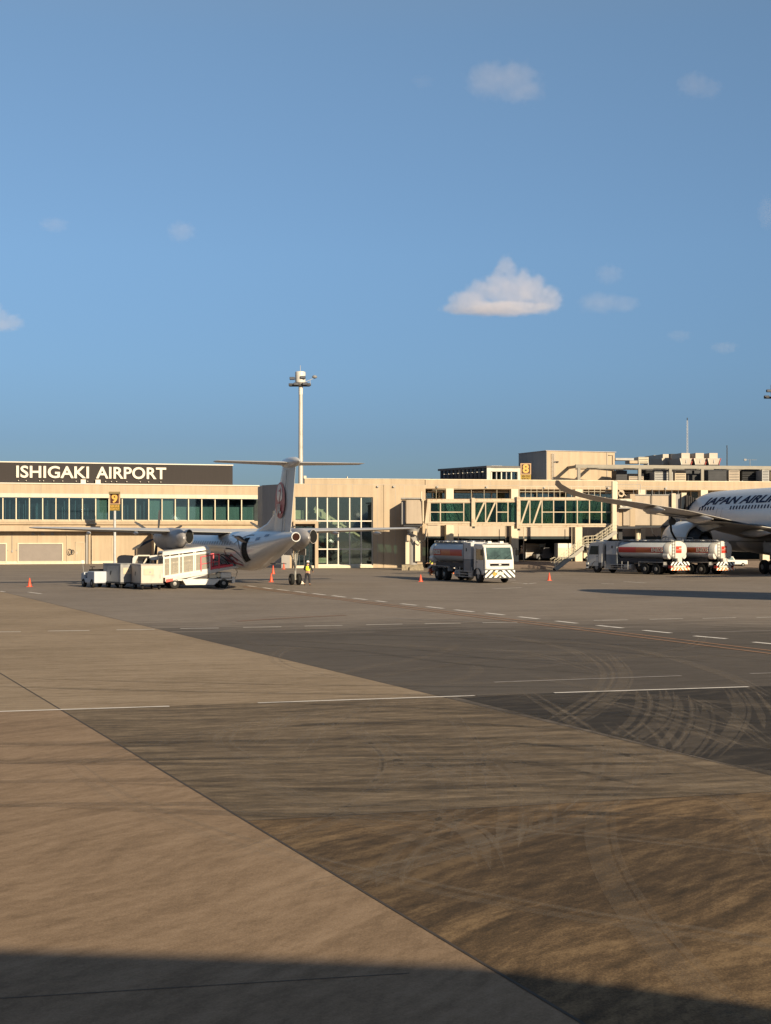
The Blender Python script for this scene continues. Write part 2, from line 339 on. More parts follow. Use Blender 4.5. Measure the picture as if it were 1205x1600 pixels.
# painted markings
mk = MB()
for a, b, wd in [((-200,1118.5),(265,1104),.12),((403,1098.7),(742,1087.4),.12),((866,1083),(1170,1073.5),.13)]:
    strip(mk, G(*a), G(*b), wd, .0100)
for x0,x1,y0,y1 in [(-30,33,988,987.3),(75,140,986.3,985.5),(182,242,984.4,983.5),(282,342,982.5,981.6),(380,440,980.6,979.6),(476,535,978.6,977.4),(572,629,976.4,975.4),(664,720,975,974),(754,810,973.5,972.6),(928,981,969.8,968.8),(1015,1067,968,967),(1098,1150,966.5,965.5),(1182,1230,965,964)]:
    strip(mk, G(x0,y0), G(x1,y1), .16, .0100)
for x0,y0,x1,y1 in [(387,915.5,400,917),(412,918.5,425,920.5),(433,921,451,923),(460,924,478,926.2),(489,927.5,508,929.7),(519,930.8,540,933.4),(552,934.8,573,937.2),(588,939,603,940.8),(627,943.5,651,946),(667,948,693,951),(711,953,740,956.3),(759,958,788,961.2),(811,964,842,967.3),(869,970.6,902,974.2),(933,977.4,973,981.6),(1006,985.2,1048,989.4),(1085,994,1135,998.4),(1177,1003.6,1235,1009)]:
    strip(mk, G(x0,y0), G(x1,y1), .26, .0104)
for x0,y0,x1,y1 in [(45,925.5,65,928),(770,920.2,815,918.3),(800,910.5,832,912.3),(818,912.6,838,911),(0,924,8,925),(940,912,960,912.5),(975,909,1010,911),(790,906,806,907)]:
    strip(mk, G(x0,y0), G(x1,y1), .2, .0107)
struct(mk.build('painted_markings', LINEW))
mk = MB()
for x0,y0,x1,y1 in [(772,1066.5,1065,1056.3),(1172,1053,1260,1050.5),(600,965.5,760,972.8),(1080,988.5,1205,986)]:
    strip(mk, G(x0,y0), G(x1,y1), .12, .0102)
struct(mk.build('faded_markings', LINEF))
mk = MB()
for dy in (0, 3.2):
    strip(mk, G(380,916+dy*.5), G(602,944+dy*.75), .17, .0112); strip(mk, G(602,944+dy*.75), G(1300,1028.5+dy*1.6), .17, .0112)
for px in range(0, 24):     # a faint older turn line
    pass
struct(mk.build('orange_guide_line', LINEO))
mk = MB(); pts = [(372,971),(400,969),(440,966.5),(490,963.8),(540,961.5)]
for a, b in zip(pts, pts[1:]): strip(mk, G(*a), G(*b), .3, .0116)
struct(mk.build('faded_orange_line', mat('faded_orange', (.17,.095,.06), .9, var=.2, scale=3, grime=(.13,.10,.085))))
# light tyre tracks: pairs of ribbons with a broken, see-through paint film
tm = bpy.data.materials.new('tyre_track'); tm.use_nodes = True; t = tm.node_tree; b = t.nodes['Principled BSDF']
b.inputs['Base Color'].default_value = (.29,.225,.165,1); b.inputs['Roughness'].default_value = .95
tc = t.nodes.new('ShaderNodeTexCoord'); n1 = t.nodes.new('ShaderNodeTexNoise'); n1.inputs['Scale'].default_value = .7; n1.inputs['Detail'].default_value = 12; n1.inputs['Roughness'].default_value = .75
rp = t.nodes.new('ShaderNodeMapRange'); rp.inputs[1].default_value = .36; rp.inputs[2].default_value = .66; rp.inputs[3].default_value = .05; rp.inputs[4].default_value = .25
t.links.new(tc.outputs['Object'], n1.inputs['Vector']); t.links.new(n1.outputs['Fac'], rp.inputs[0]); t.links.new(rp.outputs[0], b.inputs['Alpha'])
def spline(P, n=10):
    out = []
    for i in range(len(P)-1):
        p0 = P[max(i-1,0)]; p1 = P[i]; p2 = P[i+1]; p3 = P[min(i+2,len(P)-1)]
        for k in range(n):
            u = k/n; out.append(.5*((2*p1)+(p2-p0)*u+(2*p0-5*p1+4*p2-p3)*u*u+(3*p1-p0-3*p2+p3)*u**3))
    out.append(P[-1]); return out
tracks = [[(912,1018),(947,1045),(942,1075),(902,1105),(857,1130)],[(952,1020),(977,1050),(972,1075),(932,1110),(892,1133)],
 [(1002,1078),(1007,1100),(992,1130),(952,1158)],[(1042,1078),(1045,1105),(1027,1135),(985,1163)],[(1066,1085),(1072,1115),(1057,1150),(1030,1178)],
 [(1138,1072),(1160,1105),(1147,1145),(1108,1185)],[(1170,1078),(1195,1110),(1205,1140)],[(1100,1100),(1104,1130),(1090,1160),(1066,1186)],
 [(752,1188),(777,1210),(797,1240),(802,1275),(792,1325)],[(787,1175),(822,1210),(847,1250),(849,1300)],[(915,1140),(932,1170),(927,1205),(902,1235),(862,1272)],
 [(966,1162),(982,1190),(977,1220),(952,1250),(917,1282)],[(560,1244),(650,1218),(752,1188),(862,1150)],[(640,1200),(752,1182),(880,1178),(1010,1188)],
 [(817,1078),(882,1118),(952,1162),(1040,1200)],[(700,1092),(780,1110),(860,1122)],[(640,1128),(520,1119),(400,1129),(352,1150),(370,1175),(470,1200)],
 [(500,1105),(440,1130),(390,1172)],[(560,1108),(500,1140),(450,1190)],[(520,1252),(640,1262),(740,1300),(770,1360)],[(980,1085),(1080,1120),(1205,1150)],
 [(1080,1090),(1140,1120),(1205,1165)],[(860,1090),(960,1100),(1060,1130),(1160,1170)],[(640,1160),(760,1150),(900,1130)],[(705,1115),(740,1170),(745,1240)],
 [(560,985),(760,992),(880,1012),(930,1040)],[(420,1000),(640,1010),(820,1020),(960,1060)],[(760,1000),(960,1010),(1120,1050),(1205,1090)]]
nclear = len(tracks)
rt = random.Random(11)
for i in range(34):      # fainter arcs strewn between the clear ones
    c = G(rt.uniform(420,1240), rt.choice([rt.uniform(1010,1100), rt.uniform(1100,1260), rt.uniform(1180,1420)])); rad = rt.uniform(6,24); a0 = rt.uniform(0,6.28); da = rt.uniform(.25,.7)*(8/rad)**.5
    cen = c-Vector((cos(a0), sin(a0), 0))*rad
    tracks.append([cen+Vector((cos(a0+da*t_), sin(a0+da*t_), 0))*rad for t_ in (-1,-.5,0,.5,1)])
k = 0; mk = MB()
for k_i, tr in enumerate(tracks):
    W = spline([G(*p) if len(p) == 2 else p for p in tr])
    for off, hw in (((-.16,.05), (-.02,.09), (.14,.04)) if k % 2 else ((-.12,.08), (.13,.06), (.13,.02))):
        z = .0055+k*.00002; k += 1
        rr = []
        for i, p in enumerate(W):
            d = (W[min(i+1,len(W)-1)]-W[max(i-1,0)]).normalized(); nn = Vector((-d.y, d.x, 0))*min(1, (i+.05)/7, (len(W)-1-i+.05)/7); q = p+Vector((-d.y, d.x, 0))*off
            rr.append([(q.x-nn.x*hw, q.y-nn.y*hw, z), (q.x+nn.x*hw, q.y+nn.y*hw, z)])
        mk.loft(rr, cap=False, closed=False)
    if k_i == nclear-1: struct(mk.build('tyre_tracks', tm)); mk = MB()
tmf = tm.copy(); tmf.name = 'faint_tyre_track'; [n for n in tmf.node_tree.nodes if n.type == 'MAP_RANGE'][0].inputs[4].default_value = .17
struct(mk.build('faint_tyre_tracks', tmf))
tmd = tm.copy(); tmd.name = 'rubber_mark'; tmd.node_tree.nodes['Principled BSDF'].inputs['Base Color'].default_value = (.022,.018,.016,1)
mr_ = [n for n in tmd.node_tree.nodes if n.type == 'MAP_RANGE'][0]; mr_.inputs[4].default_value = .24
rt = random.Random(21); mk = MB(); k = 0
dark = [[(460,1150),(560,1140),(800,1146),(1000,1170)],[(520,1185),(640,1172),(860,1180),(1100,1225)],[(470,1245),(700,1232),(900,1226),(1205,1228)],[(700,1095),(860,1108),(1040,1150),(1205,1190)],
 [(380,985),(620,990),(860,1002),(1205,1040)],[(330,1000),(560,1012),(760,1035),(980,1050)],[(450,1025),(640,1020),(860,1028),(1100,1032)],[(880,1090),(1000,1110),(1205,1118)]]
for i in range(14):
    c = G(rt.uniform(350,1200), rt.uniform(980,1260)); rad = rt.uniform(18,60); a0 = rt.uniform(1.2,1.9)+pi*rt.randint(0,1); da = rt.uniform(.1,.3); cen = c-Vector((cos(a0), sin(a0), 0))*rad
    dark.append([cen+Vector((cos(a0+da*t_), sin(a0+da*t_), 0))*rad for t_ in (-1,-.5,0,.5,1)])
for tr in dark:
    W = spline([G(*p) if len(p) == 2 else p for p in tr])
    for off, hw in ((-.9,.16), (.9,.13)):
        z = .0088+k*.000015; k += 1; rr = []
        for i, p in enumerate(W):
            d = (W[min(i+1,len(W)-1)]-W[max(i-1,0)]).normalized(); nn = Vector((-d.y, d.x, 0))*min(1, (i+.05)/7, (len(W)-1-i+.05)/7); q = p+Vector((-d.y, d.x, 0))*off
            rr.append([(q.x-nn.x*hw, q.y-nn.y*hw, z), (q.x+nn.x*hw, q.y+nn.y*hw, z)])
        mk.loft(rr, cap=False, closed=False)
struct(mk.build('rubber_marks', tmd))

# ================================================================== LEFT TERMINAL WING
FL = Frame((0-CX)/FPX*166.5, 166.5, 16.5)
ul = lambda px: FL.hit(px, HY)[0]
zl = lambda py, v=0: FL.hit(0, py, v)[1]
bl = thing('terminal_building', 'long cream terminal wing at the left edge with a brown name wall on its roof', 'building', (FL.o.x, FL.o.y, 0), FL.yaw, 'airport terminal buildings')
U0 = -24.0; U1 = ul(410)
zs_ = {p: zl(p) for p in (722, 724, 755.5, 770, 777, 813, 816, 820.5, 822, 830)}
MB().bx(U0, U1, 0, 14, zs_[770], zs_[755.5]).bx(U0, U1, .02, 14, zs_[816], zs_[813]).build('upper_wall', CREAM, bl)
MB().bx(U0, U1, -.25, .5, zl(776.8), zl(771)).build('window_lintel', CREAM2, bl)
MB().bx(U0, U1, -.05, .5, zl(771), zs_[770]).build('shadow_line_strip', GREY, bl)  # grey strip painted in for the slim shadow line under the parapet wall
MB().bx(U0, U1-.4, -.12, 14, zs_[755.5], zs_[755.5]+.12).build('parapet_cap', WHITEF, bl)
mbx = MB()                                                     # rounded ledge
nn = 8; ring = lambda u: [(u, -.02-.36*sin(pi*i/nn), (zs_[816]+zs_[820.5])/2+.36*cos(pi*i/nn)*((zs_[816]-zs_[820.5])/.72)) for i in range(nn+1)]
mbx.loft([ring(U0), ring(U1)], cap=True); mbx.build('rounded_ledge', CREAM, bl, smooth=True)
MB().bx(U0, U1, -1.5, 0, zs_[830], zs_[822]).bx(U0, U1, -.1, .1, zs_[822], zs_[820.5]).build('canopy', CREAM, bl)
MB().bx(U0, U1, 0, 14, 0.35, zs_[830]).build('ground_floor_wall', CREAM, bl)
MB().bx(U0, U1, -.05, 14, 0, .35).build('plinth', CREAM2, bl)
MB().bx(U0, U1, 1.8, 2.0, zs_[813], zs_[777]).build('window_backing', INT, bl)
MB().bx(U0, U1, .1, 1.9, zs_[816], zs_[813]+.02).build('sill_floor', INTG, bl)
# ribbon windows
ms = [ul(4.7+20.72*i) for i in range(-4, 20)]
for i in range(len(ms)-1):
    a, b_ = ms[i], ms[i+1]
    if a > U1: break
    b_ = min(b_, U1)
    wn = MB().bx(a+.05, b_-.05, .16, .19, zs_[813], zs_[777]).build('window_pane', GLD, bl)
    f = MB().bx(a-.06, a+.06, -.02, .3, zs_[813], zs_[777]).bx(a+.06, b_-.06, .12, .26, zs_[813], zs_[813]+.1)
    f.build('mullion', CREAM2, wn)
    q = random.random()
    cx_ = 4.7+20.72*(i-4)
    if 5 < cx_ < 20: MB().bx(a+.1, b_-.5, .9, .95, zs_[813], zl(792)).build('blind', mat('green_interior_wall', (.14,.28,.18), .8), wn)
    elif 130 < cx_ < 151 or cx_ > 270 or 232 < cx_ < 262: MB().bx(a+.12, b_-.12, .5, .54, zs_[813], zl(777 if cx_ < 262 else 790)).build('blind', CURT, wn)
    else:
        g = MB()
        for k in range(random.randint(1, 3)):
            x = a+.2+random.random()*1.1; g.bx(x, x+.07, .7, .76, zs_[813], zs_[777]-random.random()*1.3)
        g.build('interior_post', mat('interior_post', (.20,.28,.27), .7), wn)
# brown name wall
zt, zb = zl(722.3, .6), zs_[755.5]+.12
MB().bx(U0, ul(365), .6, 3.0, zb, zt).build('name_wall', SIGNB, bl)
MB().bx(U0, ul(365.8), .5, 3.1, zt, zt+.12).build('name_wall_cap', WHITEF, bl)
g = MB()
for px in (130, 153): 
    a = FL.hit(px-4, 0, .6)[0]; MB().bx(a, a+.62, .25, .6, zb, zb+.5).build('roof_hatch', WHITEF, bl)
g = MB()
for px in (29, 41, 62, 68, 84, 98, 119, 137, 165, 174, 182, 198, 219, 232, 251):
    a = FL.hit(px, 0, .6)[0]; MB().bx(a-.05, a+.05, .3, .6, zb+.25, zb+.33).build('sign_lamp', WHITEF, bl)
for s, x0, x1 in (('ISHIGAKI', 25.5, 139), ('AIRPORT', 150, 259.5)):
    ua, ub = FL.hit(x0, 0, .6)[0], FL.hit(x1, 0, .6)[0]
    hgt = zl(727, .6)-zl(746.2, .6)
    tx = text(s, hgt/.70, WHITEF, bl, loc=(0,0,0), bold=.022, depth=.09, space=1.02)
    xs = [v.co.x for v in tx.data.vertices]; ys = [v.co.y for v in tx.data.vertices]; kx = (ub-ua)/(max(xs)-min(xs)); ky = hgt/(max(ys)-min(ys))
    for v in tx.data.vertices: v.co.x = (v.co.x-min(xs))*kx; v.co.y = (v.co.y-min(ys))*ky
    tx.location = (ua, .5, zl(746.2, .6)); tx.name = 'name_lettering'
# ground-floor openings
for x0, x1 in ((-75, 9), (29, 97)):
    a, b_ = ul(x0), ul(x1); za, zc = zl(877), zl(850)
    sh = MB().bx(a, b_, -.04, .0, za, zc)
    n = 22
    for k in range(n): z = za+(zc-za)*(k+.25)/n; sh.bx(a, b_, -.065, -.04, z, z+(zc-za)/n*.5)
    s_ = sh.build('roller_shutter', SHUT, bl)
    MB().bx(a-.12, a, -.16, 0, za-.1, zc+.12).bx(b_, b_+.12, -.16, 0, za-.1, zc+.12).bx(a, b_, -.16, 0, zc, zc+.12).bx(a, b_, -.14, 0, za-.1, za).build('shutter_frame', CREAM2, s_)
d = MB().bx(ul(119), ul(132), -.05, 0, .35, zl(848)).build('service_door', CREAM, bl)
MB().bx(ul(118), ul(119), -.09, 0, .35, zl(847.3)).bx(ul(132), ul(133), -.09, 0, .35, zl(847.3)).bx(ul(118), ul(133), -.09, 0, zl(848), zl(847)).build('door_frame', CREAMW, d)
MB().bx(ul(120), ul(120.6), -.1, -.05, 1.2, 1.5).build('handle', CHROME, d)
d = MB().bx(ul(145), ul(175), -.05, 0, .35, zl(842.5)).build('wide_door', CREAM, bl)
MB().bx(ul(144), ul(145), -.09, 0, .35, zl(841)).bx(ul(175), ul(176), -.09, 0, .35, zl(841)).build('door_frame', CREAMW, d)
MB().bx(ul(134), ul(137.5), -.3, 0, 0, zs_[830]).build('pilaster_and_shadow', GREYW, bl)  # grey block stands in for a dark vertical shadow on the wall
MB().bx(ul(138), ul(142), -.5, 0, 0, zs_[830]).build('pilaster_and_shadow', CREAM, bl)
MB().tube([(ul(19), -.08, zs_[830]), (ul(19), -.08, zl(861))], .03).bx(ul(18), ul(20), -.14, 0, zl(863), zl(860)).build('conduit', GREY, bl)
MB().tube([(ul(104.5), -.08, zs_[830]), (ul(104.5), -.08, .3)], .04).build('downpipe', CREAMW, bl)
for x in (52, 67, 82): MB().bx(ul(x-2.5), ul(x+2.5), -.05, 0, zl(836.5), zl(832)).build('louvre_vent', GREY, bl)
g = MB()
for c0, rr in ((108.5, .28), (110.5, .22), (113.5, .2)): g.tube([(ul(c0)+rr*cos(t_*pi/6), -.12, zl(863)+rr*1.4*sin(t_*pi/6)) for t_ in range(13)], .03)
g.build('coiled_hose', DGREY, bl)
for px in range(20, 410, 44): MB().bx(ul(px)-.012, ul(px)+.012, -.003, .0, zs_[770], zs_[755.5]).build('wall_joint', GREY, bl)
for px in (12, 58, 104, 156, 208): MB().bx(ul(px)-.25, ul(px)+.25, -1.1, -.9, zs_[830]-.08, zs_[830]-.003).build('canopy_lamp', GREY, bl)
MB().tube([(ul(60),-.06,zl(849)),(ul(60),-.06,zs_[830])], .03).build('conduit', CREAMW, bl)
for x in (12.5, 26): MB().bx(ul(x)-.05, ul(x)+.05, -.09, 0, zl(860.5), zl(859)).build('wall_socket', GREY, bl)
# lower volume standing forward of the wall, right of the wide door
MB().bx(ul(236), U1+3, -5.2, 0, 0, zl(831.5)).build('projecting_store', CREAM, bl)
MB().bx(ul(233), ul(234.6), -5.4, -5.0, 0, zl(831.5)).build('corner_post', CREAM2, bl)

# ================================================================== MAIN TERMINAL
FT = Frame((440-CX)/FPX*147.5, 147.5, 10.0)
ut = lambda px, v=0: FT.hit(px, HY, v)[0]
zt_ = lambda px, py, v=0: FT.hit(px, py, v)[1]
tb = thing('terminal_building', 'cream main terminal with tall glazed stair hall and column bays, right of the tail', 'building', (FT.o.x, FT.o.y, 0), FT.yaw, 'airport terminal buildings')
ZR = zt_(480, 748); ZP = zt_(450, 756.5); UR = ut(665); UE = ut(1420)
zw0, zw1 = zt_(520, 883.5), zt_(520, 776.5)
# chamfered left corner
bk = Vector(((410-CX)/FPX*151.0, 151.0)); bu, bv = FT.loc(bk)
g = MB(); g.prismz([(0,0),(.9,0),(.9,10),(bu,10),(bu,bv)], 0, ZP); g.build('corner_block', GREYW, tb)  # cream corner coloured grey to imitate its grazing light
xw0, xw1 = ut(461), ut(583)
g = MB().bx(.9, xw0, 0, .5, 0, ZP).bx(xw1, ut(598.6), 0, .5, 0, ZP).bx(ut(599.8), UR, 0, .5, 0, ZP).bx(ut(598.6), ut(599.8), .07, .5, 0, ZP).bx(xw0, xw1, 0, .5, zw1, ZP)
g.build('front_wall', CREAM, tb)
MB().bx(xw0, xw1, -.06, .5, 0, zw0).build('window_plinth', CREAM2, tb)
MB().bx(ut(476, .12), UR, .12, .6, ZP, ZR).build('parapet', CREAM, tb)
MB().bx(ut(476, .12)-.03, UE, .06, .7, ZR, ZR+.07).bx(0, ut(476), -.04, .6, ZP, ZP+.06).build('parapet_cap', CREAM2, tb)
MB().bx(.9, UR, .5, 10, ZP-.4, ZP-.02).build('roof', GREY, tb)
for a_, b_, c_ in ((476,480,.35),(544,545,.3)): MB().bx(ut(a_), ut(b_), .7, 1.2, ZP, ZR+c_).build('roof_post', CREAM2, tb)
# side and back of the stair hall, floor slabs and stairs inside
MB().bx(xw0, xw1, 7, 7.2, 0, ZP-.4).bx(xw0-.3, xw0, .5, 7, 0, ZP-.4).bx(xw1, xw1+.3, .5, 7, 0, ZP-.4).build('hall_inner_wall', INTG, tb)
MB().bx(xw0, ut(548), 3.4, 7, zt_(520,818,3), zt_(520,813,3)).bx(ut(520), xw1, 3.6, 7, zt_(520,858,3), zt_(520,855,3)).build('hall_floor_slab', mat('slab_grey', (.30,.31,.28), .8), tb)
g = MB()
for off in (0, .75):
    g.bar((ut(492,2), 1.6+off, zt_(492,798-off*6,2)), (ut(566,2), 1.6+off, zt_(566,846-off*6,2)), .14, .42)
g.bar((ut(566,2), 2.9, zt_(566,846,2)), (ut(520,2), 2.9, zt_(520,872,2)), .14, .4)
g.build('staircase', mat('stair_cream', (.55,.52,.42), .7), tb)
for q_ in ((498,510,2.5,812,795),(463,476,1.2,811,797),(540,552,2.6,878,866),(500,515,2.2,880,872)): MB().bx(ut(q_[0]), ut(q_[1]), q_[2], q_[2]+.2, zt_(500,q_[3]), zt_(500,q_[4])).build('hall_panel', mat('pale_panel', (.42,.46,.36), .8), tb)
for px in (479.5, 512, 547): MB().bx(ut(px, 4), ut(px, 4)+.25, 4, 4.3, 0, ZP-.4).build('hall_column', mat('hall_column', (.34,.36,.32), .8), tb)
# portal with dark doors
P0, P1 = ut(461), ut(497); zpt = zt_(480, 814.5)
MB().bx(ut(492), P1, -.3, .5, 0, zpt-.28).bx(P0-.2, P1, -.3, .5, zpt-.28, zpt).bx(P0-.2, P0, -.3, .5, 0, zpt-.28).build('portal', CREAM, tb)
d = MB().bx(P0, ut(492), 1.0, 1.06, zt_(480, 822, 1), zpt-.28).build('portal_header', mat('terracotta_panel', (.28,.17,.10), .7, var=.15), tb)
for a, b_ in ((461, 476.5), (476.8, 491.8)):
    dd = MB().bx(ut(a), ut(b_), .8, .84, 0, zt_(480, 823, 1)).build('glass_door', GLD, tb)
    f = MB()
    for x in (a, (a+b_)/2, b_-.6): f.bx(ut(x), ut(x)+.07, .76, .88, 0, zt_(480, 823, 1))
    f.bx(ut(a), ut(b_), .76, .88, zt_(480, 846), zt_(480, 845)); f.build('door_frame', DGREY, dd)
MB().bx(P0, ut(492), 2.6, 2.7, 0, zpt).build('lobby_back', INT, tb)
# curtain wall: each column of glass is a window
cols = [461, 479.5, 496.5, 512, 529.2, 547, 565, 583]
for i in range(7):
    a, b_ = ut(cols[i]), ut(cols[i+1]); lo = zw0 if i >= 2 else zpt
    wn = MB().bx(a+.04, b_-.04, .3, .33, lo, zw1).build('hall_window', GLC, tb)
    f = MB().bx(a-.06, a+.06, .2, .42, lo, zw1)
    for py in ((814, 858) if i >= 2 else (813.4,)): f.bx(a+.06, b_-.06, .2, .42, zt_(520,py)-.06, zt_(520,py)+.06)
    if i == 6: f.bx(b_-.1, b_, .2, .42, lo, zw1)
    f.bx(a+.06, b_-.06, .2, .42, lo, lo+.12)
    f.build('frame', WHITEF, wn)
zf0 = zt_(700, 763.5)
for px in (455, 487, 519, 551, 590, 618, 632): MB().bx(ut(px)-.012, ut(px)+.012, -.003, .0, zw1+.05 if px < 583 else 0, ZP).build('wall_joint', GREY, tb)
for px in range(720, 1400, 46): MB().bx(ut(px)-.012, ut(px)+.012, -.003, .0, zf0, ZR).build('wall_joint', GREY, tb)
MB().bx(.9, UE, -.004, .0, ZP-.015, ZP+.015).build('wall_joint', GREY, tb)
for px in (668, 716, 790, 818, 893, 918): MB().tube([(ut(px),-.12,zl0_ if 0 else .7),(ut(px),-.12,4.6)], .045).build('downpipe', CREAMW, tb)
for px in (590, 615, 683, 760, 850, 950, 1040): MB().bx(ut(px)-.1, ut(px)+.1, -.22, 0, ZP-.28, ZP-.12).build('wall_lamp', GREY, tb)
# column bays to the right
zf0 = zt_(700, 763.5)
MB().bx(UR, UE, 0, .6, zf0, ZR).build('roof_fascia', CREAM, tb)
MB().bx(UR, UE, .6, 14, ZR-.5, ZR-.3).build('roof', GREY, tb)
MB().bx(UR, UE, .6, 3.2, zf0-.02, zf0+.18).build('soffit', CREAMW, tb)
zu0, zu1 = zt_(700, 781), zf0
MB().bx(UR, UE, 3.2, 3.5, 3.4, zt_(700,779,3.2)).bx(UR, UE, 3.2, 3.5, zt_(700,766,3.2), zf0).build('upper_back_wall', CREAM, tb)
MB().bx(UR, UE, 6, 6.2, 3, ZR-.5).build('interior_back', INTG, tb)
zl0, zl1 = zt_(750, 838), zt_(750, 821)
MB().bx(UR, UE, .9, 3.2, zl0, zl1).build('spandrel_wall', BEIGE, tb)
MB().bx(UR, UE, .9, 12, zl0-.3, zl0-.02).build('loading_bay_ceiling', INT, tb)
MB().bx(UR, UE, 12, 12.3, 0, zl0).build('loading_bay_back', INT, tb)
MB().bx(UR-.3, UR, .5, 12, 0, ZR-.5).build('bay_side_wall', CREAM, tb)
colpx = [703, 804.5, 904.5, 1003, 1100.5, 1197, 1294, 1390]
for c in colpx:
    u_ = ut(c); MB().bx(u_-.42, u_+.42, -.06, .8, 0, zf0).build('column', CREAM2, tb)
# windows of the recessed upper floor
edges = [666]+sum([[c-6, c+6] for c in colpx], [])+[1420]
for i in range(0, len(edges)-1, 2):
    x0, x1 = ut(edges[i], 3), ut(edges[i+1], 3); n = 3 if edges[i] < 950 else 6
    zz0, zz1 = zt_(700,779,3.2), zt_(700,770.5,3.2)
    if edges[i] >= 950: zz1 = zt_(700,766,3.2)
    for k in range(n):
        a = x0+(x1-x0)*k/n; b_ = x0+(x1-x0)*(k+1)/n
        wn = MB().bx(a+.04, b_-.04, 3.25, 3.28, zz0, zz1).build('bay_window', GLL if edges[i] > 950 else GLD, tb)
        MB().bx(a-.05, a+.05, 3.1, 3.3, zz0, zz1).build('mullion', WHITEF, wn)
    if edges[i] < 950: MB().bx(x0+.1, x1-.4, 2.6, 2.9, zt_(700,769.4,2.6), zt_(700,767.4,2.6)).build('sun_louvre', WHITEF, tb)
# goods inside the loading bay are built further on
rampm = ground_mat('service_road_asphalt', (.17,.125,.10), (.21,.16,.13), (.24,.185,.15), 15)
def tw(u, v): q = FT.o+FT.u*u+FT.v*v; return q.x, q.y
ra = [tw(UR+.0, -7), tw(UE+40, -7), tw(UE+40, -1), tw(UR, -1)]; rb = [tw(UR, 12), tw(UE+40, 12)]
struct(MB().add([(*ra[0], .016), (*ra[1], .016), (*ra[2], .62), (*ra[3], .62), (*rb[1], .64), (*rb[0], .64)], [(0,1,2,3), (3,2,4,5)]).build('service_road', rampm))
# -- rooftop structures
def poly_block(name, pts, z0, z1, m, par, **k): return MB().prismz([FT.loc(p) for p in pts], z0, z1).build(name, m, par, **k)
XY = lambda px, Y: Vector(((px-CX)/FPX*Y, Y))
zof = lambda py, Y: CAMH+(HY-py)/FPX*Y
RT = thing('rooftop_lounge', 'dark glazed rooftop room with pale end frames, left of the tall cream lift tower', 'rooftop room', (FT.o.x, FT.o.y, 0), FT.yaw)
A, B_, C_ = XY(761.5,160), XY(688,168), XY(812,161); D_ = C_+(B_-A)
poly_block('room_shell', [A+Vector((.3,.5)), B_+Vector((.4,.2)), D_, C_+Vector((-.1,.5))], ZR-.4, zof(729.5,160), INT, RT)
gl = mat('rooftop_dark_glass', (.02,.03,.045), .12, var=.2, scale=.6)
poly_block('glass_side', [A, B_, B_+Vector((.3,.1)), A+Vector((.3,.1))], ZR-.3, zof(731,160), gl, RT)
g = MB()
for k in range(12):
    q = A+(B_-A)*(k+.5)/12; g.prismz([FT.loc(p) for p in (q+Vector((-.12,-.03)), q+Vector((.0,-.09)), q+Vector((.05,.05)), q+Vector((-.07,.1)))], ZR-.3, zof(731,160))
g.build('side_mullion', DGREY, RT)
poly_block('roof_slab', [A+Vector((-.1,-.3)), B_+Vector((-.3,0)), D_, C_+Vector((0,-.3))], zof(731,160), zof(727.8,160), mat('dark_roof_edge', (.10,.09,.085), .7), RT)
u0, v0 = FT.loc(A); u1, v1 = FT.loc(C_)
zb, zz = ZR-.3, zof(731.2,160)
MB().bx(u0-.1, u0+.35, v0-.25, v0+.2, zb, zz).bx(u1-.4, u1, v0-.25, v0+.2, zb, zz).bx(u0+.35, u1-.4, v0-.25, v0+.15, zz-.42, zz-.02).build('end_frame', mat('pale_grey_frame', (.50,.47,.40), .7), RT)
for k in range(5):
    a = u0+.5+(u1-u0-1)*k/5; pw = MB().bx(a, a+(u1-u0-1)/5-.1, v0, v0+.04, zb, zz-.44).build('window_pane', GLD, RT)
    MB().bx(a-.06, a+.06, v0-.08, v0+.1, zb, zz-.44).build('mullion', GREY if k % 2 else WHITEF, pw)
g = MB()
for px, wd in ((733,3), (742,5), (752,2)): q = FT.loc(XY(px,166)); g.bx(q[0], q[0]+wd*.075, q[1], q[1]+.5, zof(728,160), zof(725.6,160))
q = FT.loc(XY(768,163)); g.bx(q[0], q[0]+1.3, q[1], q[1]+.8, zof(727.8,160), zof(725.5,160)); g.build('roof_unit', WHITEF, RT)
g = MB()
for k in range(9):
    q = FT.loc(A+(B_-A)*(k+.6)/10+Vector((-.1,-.12))); g.bx(q[0]-.25, q[0]+.25, q[1]-.05, q[1], zof(737.5,160), zof(736.6,160))
g.build('ceiling_lamp_row', mat('pale_lamp_panel', (.6,.55,.45), .6), RT)
LT = thing('lift_tower', 'plain cream box tower with side greyed for shade, tall on the terminal roof behind sign 8', 'rooftop tower', (FT.o.x, FT.o.y, 0), FT.yaw)
A, B_, C_ = XY(854.9,158), XY(811.5,164), XY(960.8,161); D_ = C_+(B_-A)
poly_block('tower_wall', [A, B_, D_, C_], ZR-.4, zof(704.4,158), CREAM, LT)
poly_block('tower_shade_skin', [A+Vector((-.03,-.03)), B_+Vector((-.03,-.03)), B_+Vector((-.08,-.06)), A+Vector((-.08,-.06))], ZR-.3, zof(704.6,158), GREYW, LT)  # thin grey skin puts the shade of the sunless side into colour
poly_block('coping', [A+Vector((-.15,-.15)), B_+Vector((-.15,0)), D_, C_+Vector((.15,-.1))], zof(704.4,158)+.004, zof(703.6,158), mat('pink_grey_coping', (.42,.37,.36), .6), LT)
q = FT.loc(A); r_ = FT.loc(C_); du, dv = r_[0]-q[0], r_[1]-q[1]
def onf(px, py): # point on the tower's front face
    tt = (px-854.9)/(960.8-854.9); return q[0]+du*tt, q[1]+dv*tt-.05, zof(py,159.5)
